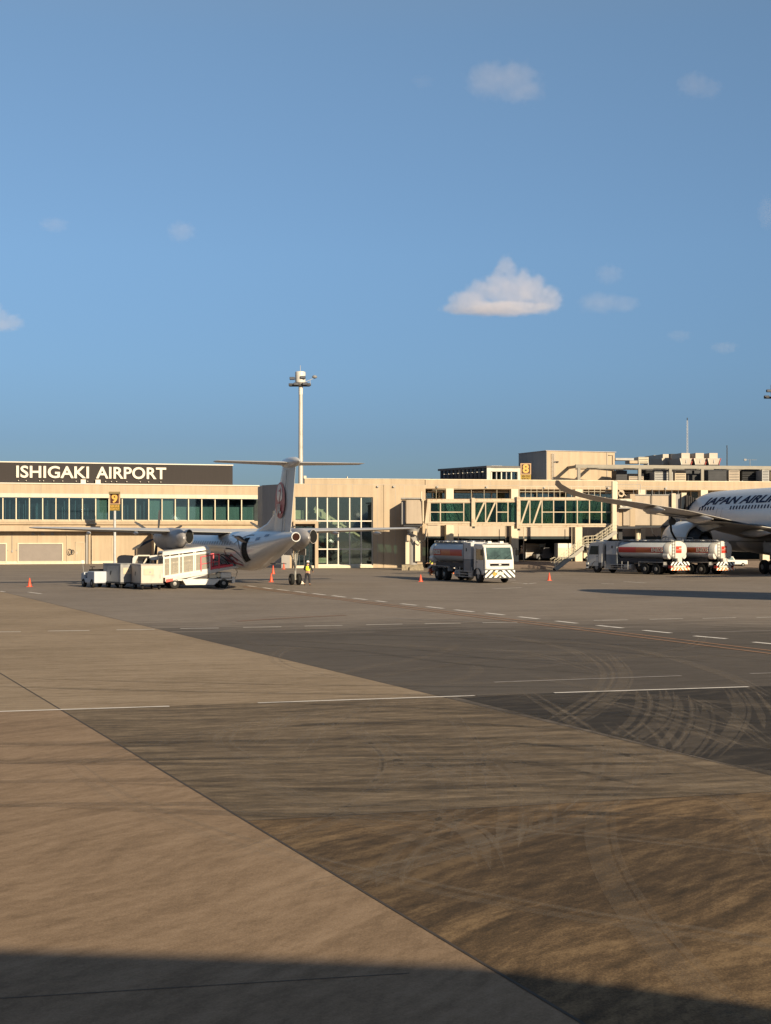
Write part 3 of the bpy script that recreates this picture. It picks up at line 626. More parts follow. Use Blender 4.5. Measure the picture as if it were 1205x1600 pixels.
a = onf(863,709); b_ = onf(863,750); g = MB().bx(a[0]-.09, a[0]-.06, a[1]-.2, a[1]-.15, b_[2], a[2]).bx(a[0]+.24, a[0]+.27, a[1]-.2, a[1]-.15, b_[2], a[2])
for k in range(20): z = b_[2]+.15*k+.1; g.bx(a[0]-.06, a[0]+.24, a[1]-.19, a[1]-.16, z, z+.03) if z < a[2] else 0
g.build('ladder', GREY, LT)
a = onf(948,706.5); MB().bx(a[0], a[0]+.05, a[1]-.02, a[1]+.1, ZR, a[2]).build('corner_joint', GREY, LT)
a = onf(951,710); b_ = onf(957.5,710); MB().tube([(a[0],a[1]-.1,a[2]), (b_[0],b_[1]-.1,b_[2]), (b_[0],b_[1]-.1,ZR)], .05).build('conduit', CREAMW, LT)
a = onf(869,722.5); MB().bx(a[0]-.25, a[0]-.05, a[1]-.12, a[1], a[2]-.08, a[2]+.08).bx(a[0]+.05, a[0]+.25, a[1]-.12, a[1], a[2]-.08, a[2]+.08).build('wall_lamp', DGREY, LT)
# steel pergola of beams on posts along the roof
PG = thing('rooftop_screen_frame', 'long grey steel beam frame on posts running along the roof edge to the right', 'steel frame', (FT.o.x, FT.o.y, 0), FT.yaw)
v0 = 1.6; zt1 = zt_(905,725.6,v0); zt0 = zt_(905,730.8,v0); pgm = mat('screen_steel', (.21,.185,.15), .6, var=.08)
MB().bx(ut(900,v0), UE, v0, v0+.3, zt0, zt1).build('front_beam', pgm, PG)
for px in (905, 1000, 1048, 1098, 1193, 1290): MB().bx(ut(px,v0)-.17, ut(px,v0)+.17, v0+.02, v0+.28, ZR, zt0).build('post', pgm, PG)
for px in (905, 940, 1000, 1048, 1098, 1145, 1193, 1240):
    MB().bx(ut(px,v0)-.12, ut(px,v0)+.12, v0+.3, 9.4, zt0+.03, zt1-.04).build('cross_beam', pgm, PG)
MB().bx(ut(900,v0), UE, 6.2, 6.45, zt0+.035, zt1-.02).build('middle_beam', pgm, PG)
MB().bx(ut(903,v0), UE, 2.4, 2.6, zt_(905,733.5,2.4), zt_(905,732,2.4)).build('cable_tray', WHITEF, PG)
# plant behind the frame
def plant(name, label, px0, px1, py0, py1, Y, m, fn=None, dep=1.6, grp=None):
    q = XY(px0, Y); o = thing(name, label, 'roof machine', (q.x, q.y, 0), FT.yaw, grp)
    wdt = (px1-px0)/FPX*Y/cos(FT.yaw); z1, z0 = zof(py0, Y), zof(py1, Y)
    MB().bx(0, wdt, 0, dep, z0, z1).build('casing', m, o)
    if fn: fn(o, wdt, z0, z1, dep)
    return o
def louv(o, wdt, z0, z1, dep):
    g = MB(); n = max(3, int((z1-z0)/.18))
    for k in range(n): z = z0+(z1-z0)*(k+.3)/n; g.bx(.08, wdt-.08, -.04, 0, z, z+.06)
    g.build('grille', DGREY, o); MB().bx(.0, .12, -.07, .0, z0-.3, z0+.1).bx(wdt-.12, wdt, -.07, 0, z0-.3, z0+.1).build('skid', GREY, o)
rnd = random.Random(3); x = 963
words = ['dark machine box', 'pale air handler', 'black ducting unit', 'grey louvred unit', 'cream plant box', 'dark condenser']
places = ['just right of the lift tower', 'under the screen beam left of the second post', 'between the second and third posts', 'behind the third post', 'under the pale chillers', 'right of the fourth post', 'near the right edge of the roof', 'behind the thin dark aerial', 'at the far right of the roof']
i = 0
while x < 1230:
    wd = rnd.choice([14, 20, 26, 32]); top = rnd.choice([733.5, 735, 737, 740]); kk = i % 6
    m_ = [DGREY, BEIGE, INK, GREY, CREAMW, DGREY][kk]
    plant('roof_machine', '%s %s' % (words[kk], places[min(i, 8)]) if i < 9 else 'small %s past the right end of the roof row' % words[kk], x, x+wd-2.5, top, 752.5, 157.5+(i%3)*.8, m_, louv, grp='machines under the roof frame'); x += wd; i += 1
g = thing('plant_wall', 'dark wall backing the machines beneath the steel screen frame', 'wall', (FT.o.x, FT.o.y, 0), FT.yaw)
MB().bx(ut(962,9), UE, 9.5, 9.8, ZR-.5, zt0-.5).build('wall_panel', DGREY, g); MB().bx(ut(962,9), UE, 9.4, 9.9, zt0-.5, zt0-.42).build('rail', LGREY, g)
CHM = mat('chiller_pale', (.40,.34,.28), .6, var=.06); CH = []
def chiller(px, lab, Y=166, wpx=21.5, top=707.8):
    q = XY(px, Y); o = thing('chiller', lab, 'chiller', (q.x, q.y, 0), FT.yaw, 'chillers on the terminal roof')
    k_ = Y/FPX; w2 = wpx*k_/2; z0, z1, z2 = zof(726, Y), zof(716.2, Y), zof(top, Y)
    MB().hexa([(-w2*.72,0,z0),(w2*.72,0,z0),(w2*.72,3.6,z0),(-w2*.72,3.6,z0)], [(-w2*.98,-.1,z1),(w2*.98,-.1,z1),(w2*.98,3.7,z1),(-w2*.98,3.7,z1)]).build('coil_body', CHM, o)
    MB().bx(-w2*.64, w2*.64, .1, 3.4, z1+.004, z2).build('fan_hood', CHM, o)
    MB().bx(-.06, .06, -.12, -.04, z0+.2, z1-.15).build('centre_post', GREY, o)
    for s in (-1, 1): MB().bar((s*w2*.74,-.1,z0), (s*w2*1.0,-.16,z1), .07).build('edge_bar', RED if s > 0 else WHITEF, o)
    MB().bx(-w2*.9, w2*.9, -.05, 3.6, ZR-.3, z0).build('base_frame', DGREY, o)
    return o
for px, lab in ((1072, 'pale tapered chiller with square hood, leftmost of the three in front'), (1094, 'pale tapered chiller in the middle of the front three'), (1115.5, 'pale tapered chiller, rightmost of the roof row')): chiller(px, lab)
chiller(1041, 'pale tapered chiller standing apart, left of the row of three', 170, 15, 709.5)
chiller(1026, 'smaller shadowed chiller at the left end of the roof chillers', 174, 12, 711)
plant('roof_machine', 'small bright cream cabinet standing above the screen beam right of the tower', 998, 1014, 714, 724, 166, CREAM2, louv, grp='machines above the roof frame')
plant('roof_machine', 'low cream duct on the roof just left of the bright cabinet', 984, 997, 719.5, 724, 165, CREAM, grp='machines above the roof frame')
plant('roof_machine', 'dark flat roof unit lying next to the lift tower', 962, 997, 715.5, 719, 170, GREY, grp='machines above the roof frame')
plant('roof_machine', 'tall black cage behind the chiller row', 1048, 1060, 709, 724, 172, DGREY, grp='machines above the roof frame')
for px, a, b_, r0, lab in ((1074, 657, 725, .10, 'thin pale lattice mast rising above the roof chillers'), (1136, 700, 727, .07, 'short dark aerial standing right of the chillers')):
    q = PT(px, b_, 168); m_ = LGREY if px < 1100 else DGREY; o = thing('antenna_mast', lab, 'antenna', (q.x, q.y, ZR), 0)
    h = zof(a, 168)-ZR; g = MB()
    for s, t_ in ((-1,-1),(1,-1),(0,1)): g.bar((s*r0, t_*r0, 0), (s*r0*.5, t_*r0*.5, h), .035)
    for k in range(int(h/.35)): g.bar((-r0,-r0,k*.35), (r0,-r0,k*.35+.35), .02)
    g.build('lattice', m_, o); MB().lathe([(.05,0),(.06,.3),(.01,.35)], 8, (0,0,h)).build('tip', DGREY, o)
q = PT(1172, 725, 168); o = thing('roof_aerial', 'small horizontal aerial low on the roof near the right edge', 'antenna', (q.x, q.y, ZR), 0)
h = zof(718.5,168)-ZR; MB().tube([(0,0,0),(0,0,h)], .03).build('pole', GREY, o); g = MB().bar((-.7,0,h),(.8,0,h),.04)
for k in range(6): g.bar((-.6+k*.25,-.3,h),(-.6+k*.25,.3,h),.025)
g.bx(-.75,-.45,-.1,.1,h-.12,h+.12); g.build('elements', GREY, o)
q = PT(672, 748, 155); o = thing('roof_aerial', 'tiny dark fin shaped aerial on the parapet left of the rooftop room', 'antenna', (q.x, q.y, ZR), 0)
MB().prism([(-.7,0),(.4,0),(.35,.28),(.1,.3)], -.05, .05).build('fin', DGREY, o); MB().bx(-.8,.5,-.1,.1,-.1,.02).build('base', GREY, o)

# ================================================================== LIGHT MASTS
def mast(px, topy, Y, lab):
    q = XY(px, Y); H = zof(topy, Y)
    o = thing('light_mast', lab, 'light mast', (q.x, q.y, 0), 0, 'tall floodlight masts')
    pm = mat('galvanised_mast', (.40,.37,.33), .55, .2, var=.08, scale=1.5, grime=(.26,.21,.17), streak=(1,1,.3))
    MB().lathe([(.34,0),(.30,H*.5),(.25,H-1.2),(.25,H-.2)], 14).build('pole', pm, o, smooth=True)
    MB().lathe([(.2,-1.3),(.27,-1.28),(.27,-.3),(.2,-.28)], 14, (0,0,H)).build('collar', WHITEG, o, smooth=True)
    MB().bx(-1.45,1.1,-.55,.55,H-.2,H-.02).build('platform', DGREY, o)
    MB().lathe([(.3,0),(.62,.25),(.66,.5),(.66,1.55),(.6,1.62),(.1,1.66)], 18, (-.05,0,H)).build('winch_drum', WHITE, o, smooth=True)
    MB().lathe([(.04,1.6),(.035,2.4),(.005,2.45)], 6, (-.05,0,H)).build('lightning_rod', LGREY, o)
    for i, (x, y, z) in enumerate(((-1.05,-.35,.75),(.32,-.62,.85),(-1.2,.2,.02),(-.5,-.7,.02),(.6,-.6,.05),(.95,.3,.05))):
        l = MB().bx(x-.32,x+.32,y-.22,y+.22,H+z-.18,H+z+.16).build('floodlight', DGREY, o, bevel=.04)
        MB().bx(x-.28,x+.28,y-.24,y-.225,H+z-.14,H+z+.12).build('lens', mat('lamp_lens', (.10,.10,.11), .1), l)
    MB().bar((.2,0,H+.2),(1.55,0,H+.75),.06).bar((1.2,0,H+.55),(1.2,0,H+.05),.05).build('side_arm', LGREY, o)
    MB().lathe([(.05,-.2),(.3,-.08),(.34,.05),(.2,.2),(.05,.22)], 12, (1.75,0,H+.95)).build('loudspeaker', GREY, o)
    return o
mast(470, 601, 172, 'tall grey floodlight mast with white drum head, rising behind the aircraft tail')
m2 = mast(1213, 620, 178, 'floodlight mast whose lamp head just enters the right edge')

# ================================================================== STAND SIGNS
def stand_sign(px, Y, y0, y1, y2, num, lab, pole_bottom=0.0, poled=True):
    q = XY(px, Y); o = thing('stand_sign', lab, 'stand sign', (q.x, q.y, pole_bottom), 0, 'brown stand number signs')
    k = Y/FPX; w2 = 8*k; zt0, zt1, zt2 = zof(y0,Y)-pole_bottom, zof(y1,Y)-pole_bottom, zof(y2,Y)-pole_bottom
    MB().bx(-w2, w2, -.12, .12, zt1, zt0).build('number_board', BOARD, o, bevel=.02)
    g = MB().bx(-w2-.02,-w2+.1,-.15,.15,zt1,zt0).bx(w2-.1,w2+.02,-.15,.15,zt1,zt0).bx(-w2+.1,w2-.1,-.15,.15,zt0-.12,zt0).bx(-w2+.1,w2-.1,-.15,.15,zt1,zt1+.1)
    g.build('board_frame', mat('pinkish_frame', (.42,.26,.14), .5), o)
    if num == '9': MB().bx(-w2-.03,w2+.03,-.45,.0,zt0-.05,zt0+.2).build('lamp_hood', mat('hood_olive', (.20,.15,.07), .5), o)
    MB().bx(-w2, w2, -.1, .1, zt2, zt1-.02).build('coordinate_board', YEL if num == '8' else mat('olive_board', (.16,.11,.01), .5), o)
    text(num, (zt0-zt1)*1.02, GLOWY, o, 'numeral', (0,-.135,(zt0+zt1)/2-.02), bold=.035, depth=.01, align='CENTER', sx=1.08)
    lm = GLOWY if num == '9' else BOARD
    text('N24 23.8', (zt1-zt2)*.44, lm, o, 'lettering', (0,-.115,zt2+(zt1-zt2)*.70), bold=.02, depth=.01, align='CENTER', sx=.82)
    text('E124 14.7', (zt1-zt2)*.44, lm, o, 'lettering', (0,-.115,zt2+(zt1-zt2)*.28), bold=.02, depth=.01, align='CENTER', sx=.76)
    if poled: MB().lathe([(.17,0),(.16,zt2*.5),(.15,zt2)], 12).build('pole', mat('sign_pole', (.42,.42,.42), .5, .2), o, smooth=True); MB().bx(-.35,.35,-.35,.35,0,.06).build('base_plate', GREY, o)
    else: MB().bx(-w2*.8,-w2*.6,-.06,.06,0,zt2).bx(w2*.6,w2*.8,-.06,.06,0,zt2).build('bracket', GREY, o)
    return o
stand_sign(179.5, 163.5, 771, 788, 798, '9', 'brown stand sign with amber numeral 9 on a tall grey pole')
stand_sign(821.5, 154, 724, 741.5, 750.5, '8', 'brown and yellow stand sign with numeral 8 above the roof parapet', ZR, False)

# ================================================================== BOARDING BRIDGES
bb = thing('boarding_bridge', 'long cream boarding bridge with green glass tunnel sections and outside stairs', 'boarding bridge', (0,0,0), 0, 'passenger boarding bridges')
YB = 139.0
X = lambda px, Y=YB: (px-CX)/FPX*Y
Z = lambda py, Y=YB: zof(py, Y)
def tunnel(x0, x1, yt, yb, gy0, gy1, Y0, Y1, posts, halves, diags, m=RUSTY):
    a, b_ = X(x0), X(x1); zt, zb, g0, g1 = Z(yt), Z(yb), Z(gy1), Z(gy0)
    MB().bx(a, b_, Y0, Y1, g1, zt).build('roof_beam', m, bb); MB().bx(a, b_, Y0, Y1, zb, g0).build('floor_beam', m, bb)
    MB().bx(a, b_, Y0-.06, Y0, g1+.06, g1+.16).bx(a, b_, Y0-.06, Y0, g0-.16, g0-.06).build('edge_rail', CREAMW, bb)
    for s, Yp in ((0, Y0+.1), (1, Y1-.12)):
        gp = MB().bx(a+.05, b_-.05, Yp, Yp+.02, g0, g1).build('glass_side', GLG, bb)
        if s == 0:
            f = MB()
            for px in posts: f.bx(X(px)-.05, X(px)+.05, Y0-.02, Y0+.18, g0, g1)
            for h0, h1 in halves: f.bx(X(h0), X(h1), Y0+.0, Y0+.08, Z(800.8), Z(799.4))
            for d0, d1 in diags: f.bar((X(d0), Y0+.02, g0), (X(d1), Y0+.02, g1), .05, .16)
            f.build('glazing_bar', CREAMW, gp)
    f = MB(); n = max(3, int((x1-x0)/12))                    # inner trusses seen through the glass
    for k in range(n):
        p = x0+(x1-x0)*k/n; q = x0+(x1-x0)*(k+.85)/n; dr = 1 if x0 > 700 else -1
        if dr > 0: f.bar((X(p), Y1-.3, g0), (X(q), Y1-.3, g1), .05, .09)
        else: f.bar((X(q), Y1-.3, g0), (X(p), Y1-.3, g1), .05, .09)
    f.build('inner_truss', mat('truss_green_grey', (.45,.50,.42), .6), bb)
    MB().bx(a, b_, Y0+.2, Y1-.4, g0-.02, g0+.04).build('carpet', INTG, bb)
tunnel(668, 737, 779.5, 820, 786, 815, YB+.25, YB+2.6, [672.5,688.5,725], [(673,725)], [])
tunnel(737, 808, 779, 821.5, 785, 816, YB+.1, YB+2.75, [742,759,776.3,794], [(776,794)], [(743,757),(760.5,774)])
tunnel(808, 955, 777, 823.5, 782, 818, YB-.1, YB+2.9, [812.5,828,847,865,883.5,902,921,940], [(847,955)], [(814.5,826.5),(833.5,845.5)])
for px, yt, yb, yy in ((739.5, 778, 822.5, YB-.02), (810, 776, 826, YB-.24)):
    MB().bx(X(px-2.5), X(px+2.3), yy, yy+3.1, Z(yb), Z(yt)).build('section_collar', RUSTY, bb)
    MB().bx(X(px-1), X(px+3), yy+.2, yy+.6, Z(yb+3), Z(yb)).build('roller_bracket', DGREY, bb)
MB().hexa([(X(664),YB+.2,Z(818)),(X(671),YB+.2,Z(818)),(X(671),YB+2.6,Z(818)),(X(664),YB+2.6,Z(818))], [(X(668),YB+.2,Z(784)),(X(672),YB+.2,Z(784)),(X(672),YB+2.6,Z(784)),(X(668),YB+2.6,Z(784))]).build('end_frame', CREAMW, bb)
# rotunda box at the left
MB().bx(X(634.5), X(659.5), YB-.3, YB+2.6, Z(818.5), Z(780)).build('rotunda_panel', BEIGE, bb, bevel=.05)
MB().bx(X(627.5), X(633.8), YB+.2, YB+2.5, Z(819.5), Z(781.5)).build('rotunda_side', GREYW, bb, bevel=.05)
MB().bx(X(627), X(661.5), YB-.5, YB+2.8, Z(779.8), Z(777.6)).build('rotunda_roof', GREYW, bb)
MB().bx(X(661.5), X(668), YB+.8, YB+2.4, Z(816), Z(780)).build('rotunda_opening', CREAM, bb)
MB().tube([(X(658.5),YB-.5,Z(768)),(X(658.5),YB-.5,Z(779)),(X(661),YB-.5,Z(783)),(X(661.5),YB-.4,Z(815))], .06).build('flood_bracket', CREAM2, bb)
MB().bx(X(631), X(660), YB, YB+2.4, Z(822.5), Z(819.5)).build('rotunda_base', DGREY, bb)
MB().lathe([(.55,Z(832)),(.75,Z(822.5))], 16, (X(646),YB+1.2,0)).build('slew_ring', GREY, bb, smooth=True)
MB().lathe([(.50,.1),(.50,Z(833))], 16, (X(645),YB+1.2,0)).build('pedestal_column', GREYW, bb, smooth=True)
MB().bx(X(634), X(640), YB+.6, YB+1.2, .6, Z(838)).bx(X(649), X(657), YB+.4, YB+1.2, .9, Z(845)).build('control_cabinet', CREAM2, bb)
MB().bx(X(636), X(641), YB+.3, YB+.6, Z(845), Z(836)).bx(X(646), X(652), YB+.2, YB+.8, Z(836), Z(830)).build('junction_box', CREAMW, bb)
MB().bx(X(628), X(661), YB-.2, YB+2.6, 0, .55).bx(X(640), X(662), YB-.4, YB-.2, 0, .35).build('foundation', mat('stained_base', (.26,.21,.14), .8, var=.25, scale=3), bb)
MB().tube([(X(651),YB-.1,Z(838)),(X(654),YB-.1,Z(846)),(X(659),YB-.1,Z(849)),(X(664),YB-.1,Z(843)),(X(666),YB,Z(826))], .06).tube([(X(641),YB,Z(833)),(X(650),YB,Z(837)),(X(653),YB,Z(842))], .05).build('cable_loop', DGREY, bb, smooth=True)
MB().bx(X(633,147),X(661,147),147.2,152,zof(820,147),zof(781,147)).bx(X(640,147),X(661,147),148.4,152,0,zof(820,147)).build('hidden_shadow_block', CREAM, bb)  # hidden block added behind the rotunda to cast the shadow on the wall
# service rails on the roof
f = MB()
for px in range(812, 962, 9): f.bar((X(px), YB, Z(777)), (X(px), YB, Z(760.5)), .035)
for py in (760.5, 768): f.bar((X(812), YB, Z(py)), (X(960), YB, Z(py)), .035)
for px in (682, 737, 757, 777): f.bar((X(px), YB+.3, Z(779)), (X(px), YB+.3, Z(765)), .03)
f.bar((X(676), YB+.3, Z(765.5)), (X(800), YB+.3, Z(762)), .02)
f.build('roof_rail', CREAM2, bb)
# lift columns, cab and air conditioner at the right end
MB().bx(X(954.5), X(961.5), YB-.9, YB-.4, Z(843), Z(752)).build('lift_column', CREAM2, bb, bevel=.06)
MB().lathe([(.2,Z(843)),(.2,Z(751)),(.27,Z(750)),(.1,Z(748.5))], 12, (X(970),YB+3,0)).build('lift_column', CREAM2, bb, smooth=True)
MB().bx(X(955), X(984), YB+.1, YB+3.2, Z(822), Z(779)).build('cab', CREAM, bb)
MB().bx(X(974), X(984), YB-.05, YB+.1, Z(821), Z(779)).bx(X(962), X(967), YB-.05, YB+.1, Z(821), Z(795)).build('cab_panel', BEIGE, bb)
ac = MB().bx(X(967), X(985), YB-.8, YB-.06, Z(793.5), Z(780)).build('air_conditioner', WHITEF, bb, bevel=.04)
MB().lathe([(.36,-.84),(.36,-.79)], 20, (X(974),YB,Z(786.5)), 'y').build('fan_grille', GREY, ac)
MB().bx(X(965), X(986), YB-.85, YB, Z(795), Z(793.7)).build('bracket_shelf', GREY, ac)
MB().bx(X(955), X(1000), YB-.3, YB+3, Z(826), Z(822.3)).bx(X(968), X(974), YB+.5, YB+1, Z(843), Z(826)).build('under_frame', DGREY, bb)
g = MB()
for s in (0, 1): g.lathe([(.15,0),(.5,.03),(.52,.3),(.15,.33)], 16, (X(963)+s*.9, YB+.8, .56), 'y')
g.build('drive_wheel', BLACK, bb)
f = MB()
for k in range(9): f.tube([(X(970)+.3*cos(a_), YB-.3, Z(770+k*.3)+.3*sin(a_)) for a_ in [0,1,2,3,4,5,6]], .03)
f.bar((X(965),YB-.3,Z(764)),(X(978),YB-.3,Z(775)),.06); f.build('hoist_cable', CREAMW, bb)
MB().bx(X(957), X(1000), YB-.2, YB-.15, Z(757.2), Z(756.6)).bx(X(1000), X(1000.7), YB-.2, YB-.15, Z(770), Z(756.6)).build('top_rail', GREY, bb)
# outside stairs
st = thing('service_stairs', 'open steel stairs with handrails slanting down from the glass bridge to the apron', 'stairs', (0,0,0), 0)
YS = YB-1.2
pts = [(864,889.5),(911,853),(926,852),(958,831)]
g = MB()
for off in (0, 1.0):
    for a, b_ in zip(pts, pts[1:]): g.bar((X(a[0]), YS-off, Z(a[1])), (X(b_[0]), YS-off, Z(b_[1])), .07, .34)
g.build('stringer', mat('stair_steel', (.32,.29,.25), .6), st)
g = MB()
for a, b_ in ((pts[0],pts[1]), (pts[2],pts[3])):
    n = int((b_[0]-a[0])/3.6)
    for k in range(n): t_ = (k+.5)/n; x = X(a[0]+(b_[0]-a[0])*t_); z = Z(a[1]+(b_[1]-a[1])*t_); g.bx(x-.14, x+.14, YS-1.0, YS, z+.05, z+.09)
g.bx(X(911), X(926), YS-1, YS, Z(852.5), Z(851.7)); g.build('tread', GREY, st)
g = MB()
for off in (0, 1.0):
    for a, b_ in ((pts[0],pts[1]),(pts[1],pts[2]),(pts[2],pts[3])):
        for dz in (15, 10, 5.5): g.bar((X(a[0]), YS-off, Z(a[1]-dz)), (X(b_[0]), YS-off, Z(b_[1]-dz)), .04)
    for k in range(14): 
        t_ = k/13; px = 864+93.9*t_
        for a, b_ in zip(pts, pts[1:]):
            if a[0] <= px <= b_[0]: py = a[1]+(b_[1]-a[1])*(px-a[0])/(b_[0]-a[0]); g.bar((X(px), YS-off, Z(py)), (X(px), YS-off, Z(py-15)), .04); break
    g.tube([(X(864), YS-off, Z(870)), (X(857.5), YS-off, Z(873)), (X(859), YS-off, Z(878)), (X(864), YS-off, Z(880))], .022)
g.build('handrail', CREAM2, st)
MB().lathe([(.05,0),(.14,.02),(.14,.14),(.05,.16)], 10, (X(864),YS-1,.14), 'y').lathe([(.05,0),(.14,.02),(.14,.14),(.05,.16)], 10, (X(864),YS,.14), 'y').build('wheel', BLACK, st)
MB().bx(X(912), X(925), YS-.9, YS-.1, Z(858), Z(852.8)).build('landing_frame', DGREY, st)
# second bridge, to the big jet
b2 = thing('boarding_bridge', 'beige panelled boarding bridge ending in a dark folding hood against the big jet', 'boarding bridge', (0,0,0), 0, 'passenger boarding bridges')
Y2 = 147.5; X2 = lambda px: (px-CX)/FPX*Y2; Z2 = lambda py: zof(py, Y2)
for x0, x1 in ((992, 1018), (1018.5, 1048)):
    MB().bx(X2(x0), X2(x1), Y2, Y2+3, Z2(821), Z2(774)).build('tunnel_panel', BEIGE, b2, bevel=.04)
MB().bx(X2(984), X2(991.6), Y2-.3, Y2+3.2, Z2(823), Z2(772)).build('tunnel_collar', CREAM, b2)
MB().bx(X2(990), X2(1050), Y2-.1, Y2+3.2, Z2(774), Z2(772.6)).build('roof_edge', GREY, b2)
MB().bx(X2(990), X2(1050), Y2-.15, Y2+3.2, Z2(824.5), Z2(821.3)).build('floor_beam', DGREY, b2)
MB().bx(X2(1048.6), X2(1055), Y2-.4, Y2+3, Z2(823), Z2(771)).build('cab_corner', mat('cab_tan', (.55,.43,.32), .6), b2)
MB().bx(X2(1055.3), X2(1062.5), Y2-.2, Y2+3, Z2(823), Z2(772.5)).build('cab_side', GREYW, b2)
MB().hexa([(X2(1063),Y2-.4,Z2(795)),(X2(1067),Y2-.4,Z2(795)),(X2(1067),Y2+2,Z2(795)),(X2(1063),Y2+2,Z2(795))], [(X2(1064),Y2-.4,Z2(770)),(X2(1072),Y2-.4,Z2(770)),(X2(1072),Y2+2,Z2(770)),(X2(1064),Y2+2,Z2(770))]).build('hood_mount', CREAM2, b2)
g = MB(); folds = 6
for k in range(folds):
    xa = X2(1069+k*3.2); zt2 = Z2(774+k*1.3); zb2 = Z2(788+k*1.1)-1.5
    g.bx(xa, xa+.13, Y2-1.2, Y2+1.8, zb2, zt2); g.bx(xa+.13, xa+.22, Y2-1.05, Y2+1.7, zb2+.1, zt2-.12)
g.build('folding_hood', mat('hood_dark', (.035,.03,.03), .8, var=.3), b2)
for px in (1001, 1042): MB().lathe([(.3,0),(.3,Z2(824.5))], 12, (X2(px),Y2+1.5,0)).build('support_column', CREAM2, b2, smooth=True)
f = MB()
for px in range(990, 1064, 10): f.bar((X2(px),Y2,Z2(772.6)), (X2(px),Y2,Z2(764)), .03)
f.bar((X2(990),Y2,Z2(764)), (X2(1060),Y2,Z2(764)), .03); f.build('roof_rail', GREY, b2)
MB().tube([(X2(1018),Y2-.15,Z2(765)),(X2(1018),Y2-.15,Z2(821))], .04).build('conduit', DGREY, b2)
MB().tube([(X2(1017),Y2-.2,Z2(824)),(X2(1019),Y2-.2,Z2(833)),(X2(1024),Y2-.2,Z2(839)),(X2(1030),Y2-.2,Z2(837))], .035).build('cable_loop', DGREY, b2)

# ================================================================== AIRCRAFT PARTS
def lerp_sec(secs, a):
    for s, t in zip(secs, secs[1:]):
        if s[0] <= a <= t[0]:
            k = (a-s[0])/(t[0]-s[0]); return [s[i]+(t[i]-s[i])*k for i in range(4)]
    return list(secs[-1] if a > secs[-1][0] else secs[0])
def refine(secs, step=1.0):
    out = []
    for i in range(len(secs)-1):
        p0, p1, p2, p3 = secs[max(i-1,0)], secs[i], secs[i+1], secs[min(i+2,len(secs)-1)]; n = max(1, int((p2[0]-p1[0])/step))
        for k in range(n):
            u = k/n; out.append([p1[j]+(p2[j]-p1[j])*u if j == 0 or i == 0 else .5*(2*p1[j]+(p2[j]-p0[j])*u+(2*p0[j]-5*p1[j]+4*p2[j]-p3[j])*u*u+(3*p1[j]-p0[j]-3*p2[j]+p3[j])*u**3) for j in range(4)])
    out.append(list(secs[-1])); return out
class Hull:                                    # stations: (aft of nose, centre height, half width, half height)
    def __init__(s, secs, x0): s.secs = refine(secs); s.x0 = x0
    def P(s, a, phi, off=0.0):
        _, zc, ry, rz = lerp_sec(s.secs, a); c, n = cos(R(phi)), sin(R(phi)); return Vector((s.x0-a, (ry+off)*c, zc+(rz+off)*n))
    def build(s, m, par, n=40):
        return MB().loft([[(s.x0-a, ry*cos(2*pi*k/n), zc+rz*sin(2*pi*k/n)) for k in range(n)] for a, zc, ry, rz in s.secs]).build('fuselage', m, par, smooth=True)
    def patch(s, a0, a1, p0, p1, off=.012, na=6, npp=10):
        mb = MB(); rows = [[s.P(a0+(a1-a0)*i/na, p0+(p1-p0)*j/npp, off) for j in range(npp+1)] for i in range(na+1)]
        return mb.loft(rows, cap=False, closed=False)
    def ribbon(s, pts, wd, off=.015):
        mb = MB(); rows = []
        W = spline([Vector((p[0], p[1], 0)) for p in pts], 8)
        for i, p in enumerate(W):
            d = W[min(i+1,len(W)-1)]-W[max(i-1,0)]; sc_ = 45.0; d = Vector((d.x, d.y/sc_)).normalized()
            nn = (-d.y*wd/2, d.x*wd/2*sc_); rows.append([s.P(p.x-nn[0], p.y-nn[1], off), s.P(p.x+nn[0], p.y+nn[1], off)])
        return mb.loft(rows, cap=False, closed=False)
AF = [(0,0),(.012,.16),(.05,.30),(.14,.44),(.3,.5),(.5,.43),(.75,.24),(1,.02)]
def wing_mesh(secs, side=1):                   # (y, x leading edge, chord, z, thickness)
    rings = []
    for y, xl, c, z, t in secs:
        rings.append([(xl-c*u, y*side, z+t*h*1.1) for u, h in AF]+[(xl-c*u, y*side, z-t*h*.9) for u, h in reversed(AF[1:])])
    return MB().loft(rings)
def wheel(par, x, y, r, wd, name='wheel'):
    w_ = MB().lathe([(r*.55,-wd/2),(r*.9,-wd/2),(r,-wd*.3),(r,wd*.3),(r*.9,wd/2),(r*.55,wd/2)], 20, (x,y,r), 'y').build(name, BLACK, par, smooth=True)
    MB().lathe([(r*.1,-wd*.56),(r*.25,-wd*.56),(r*.5,-wd*.44),(r*.56,-wd*.5),(r*.56,wd*.5),(r*.5,wd*.44),(r*.25,wd*.56),(r*.1,wd*.56)], 16, (x,y,r), 'y').build('rim', RIMM, w_, smooth=True)
    return w_

MAR0 = mat('artwork_maroon', (.28,.02,.035), .4, var=.05)
RIMM = mat('rim_grey', (.22,.21,.20), .5, .2)
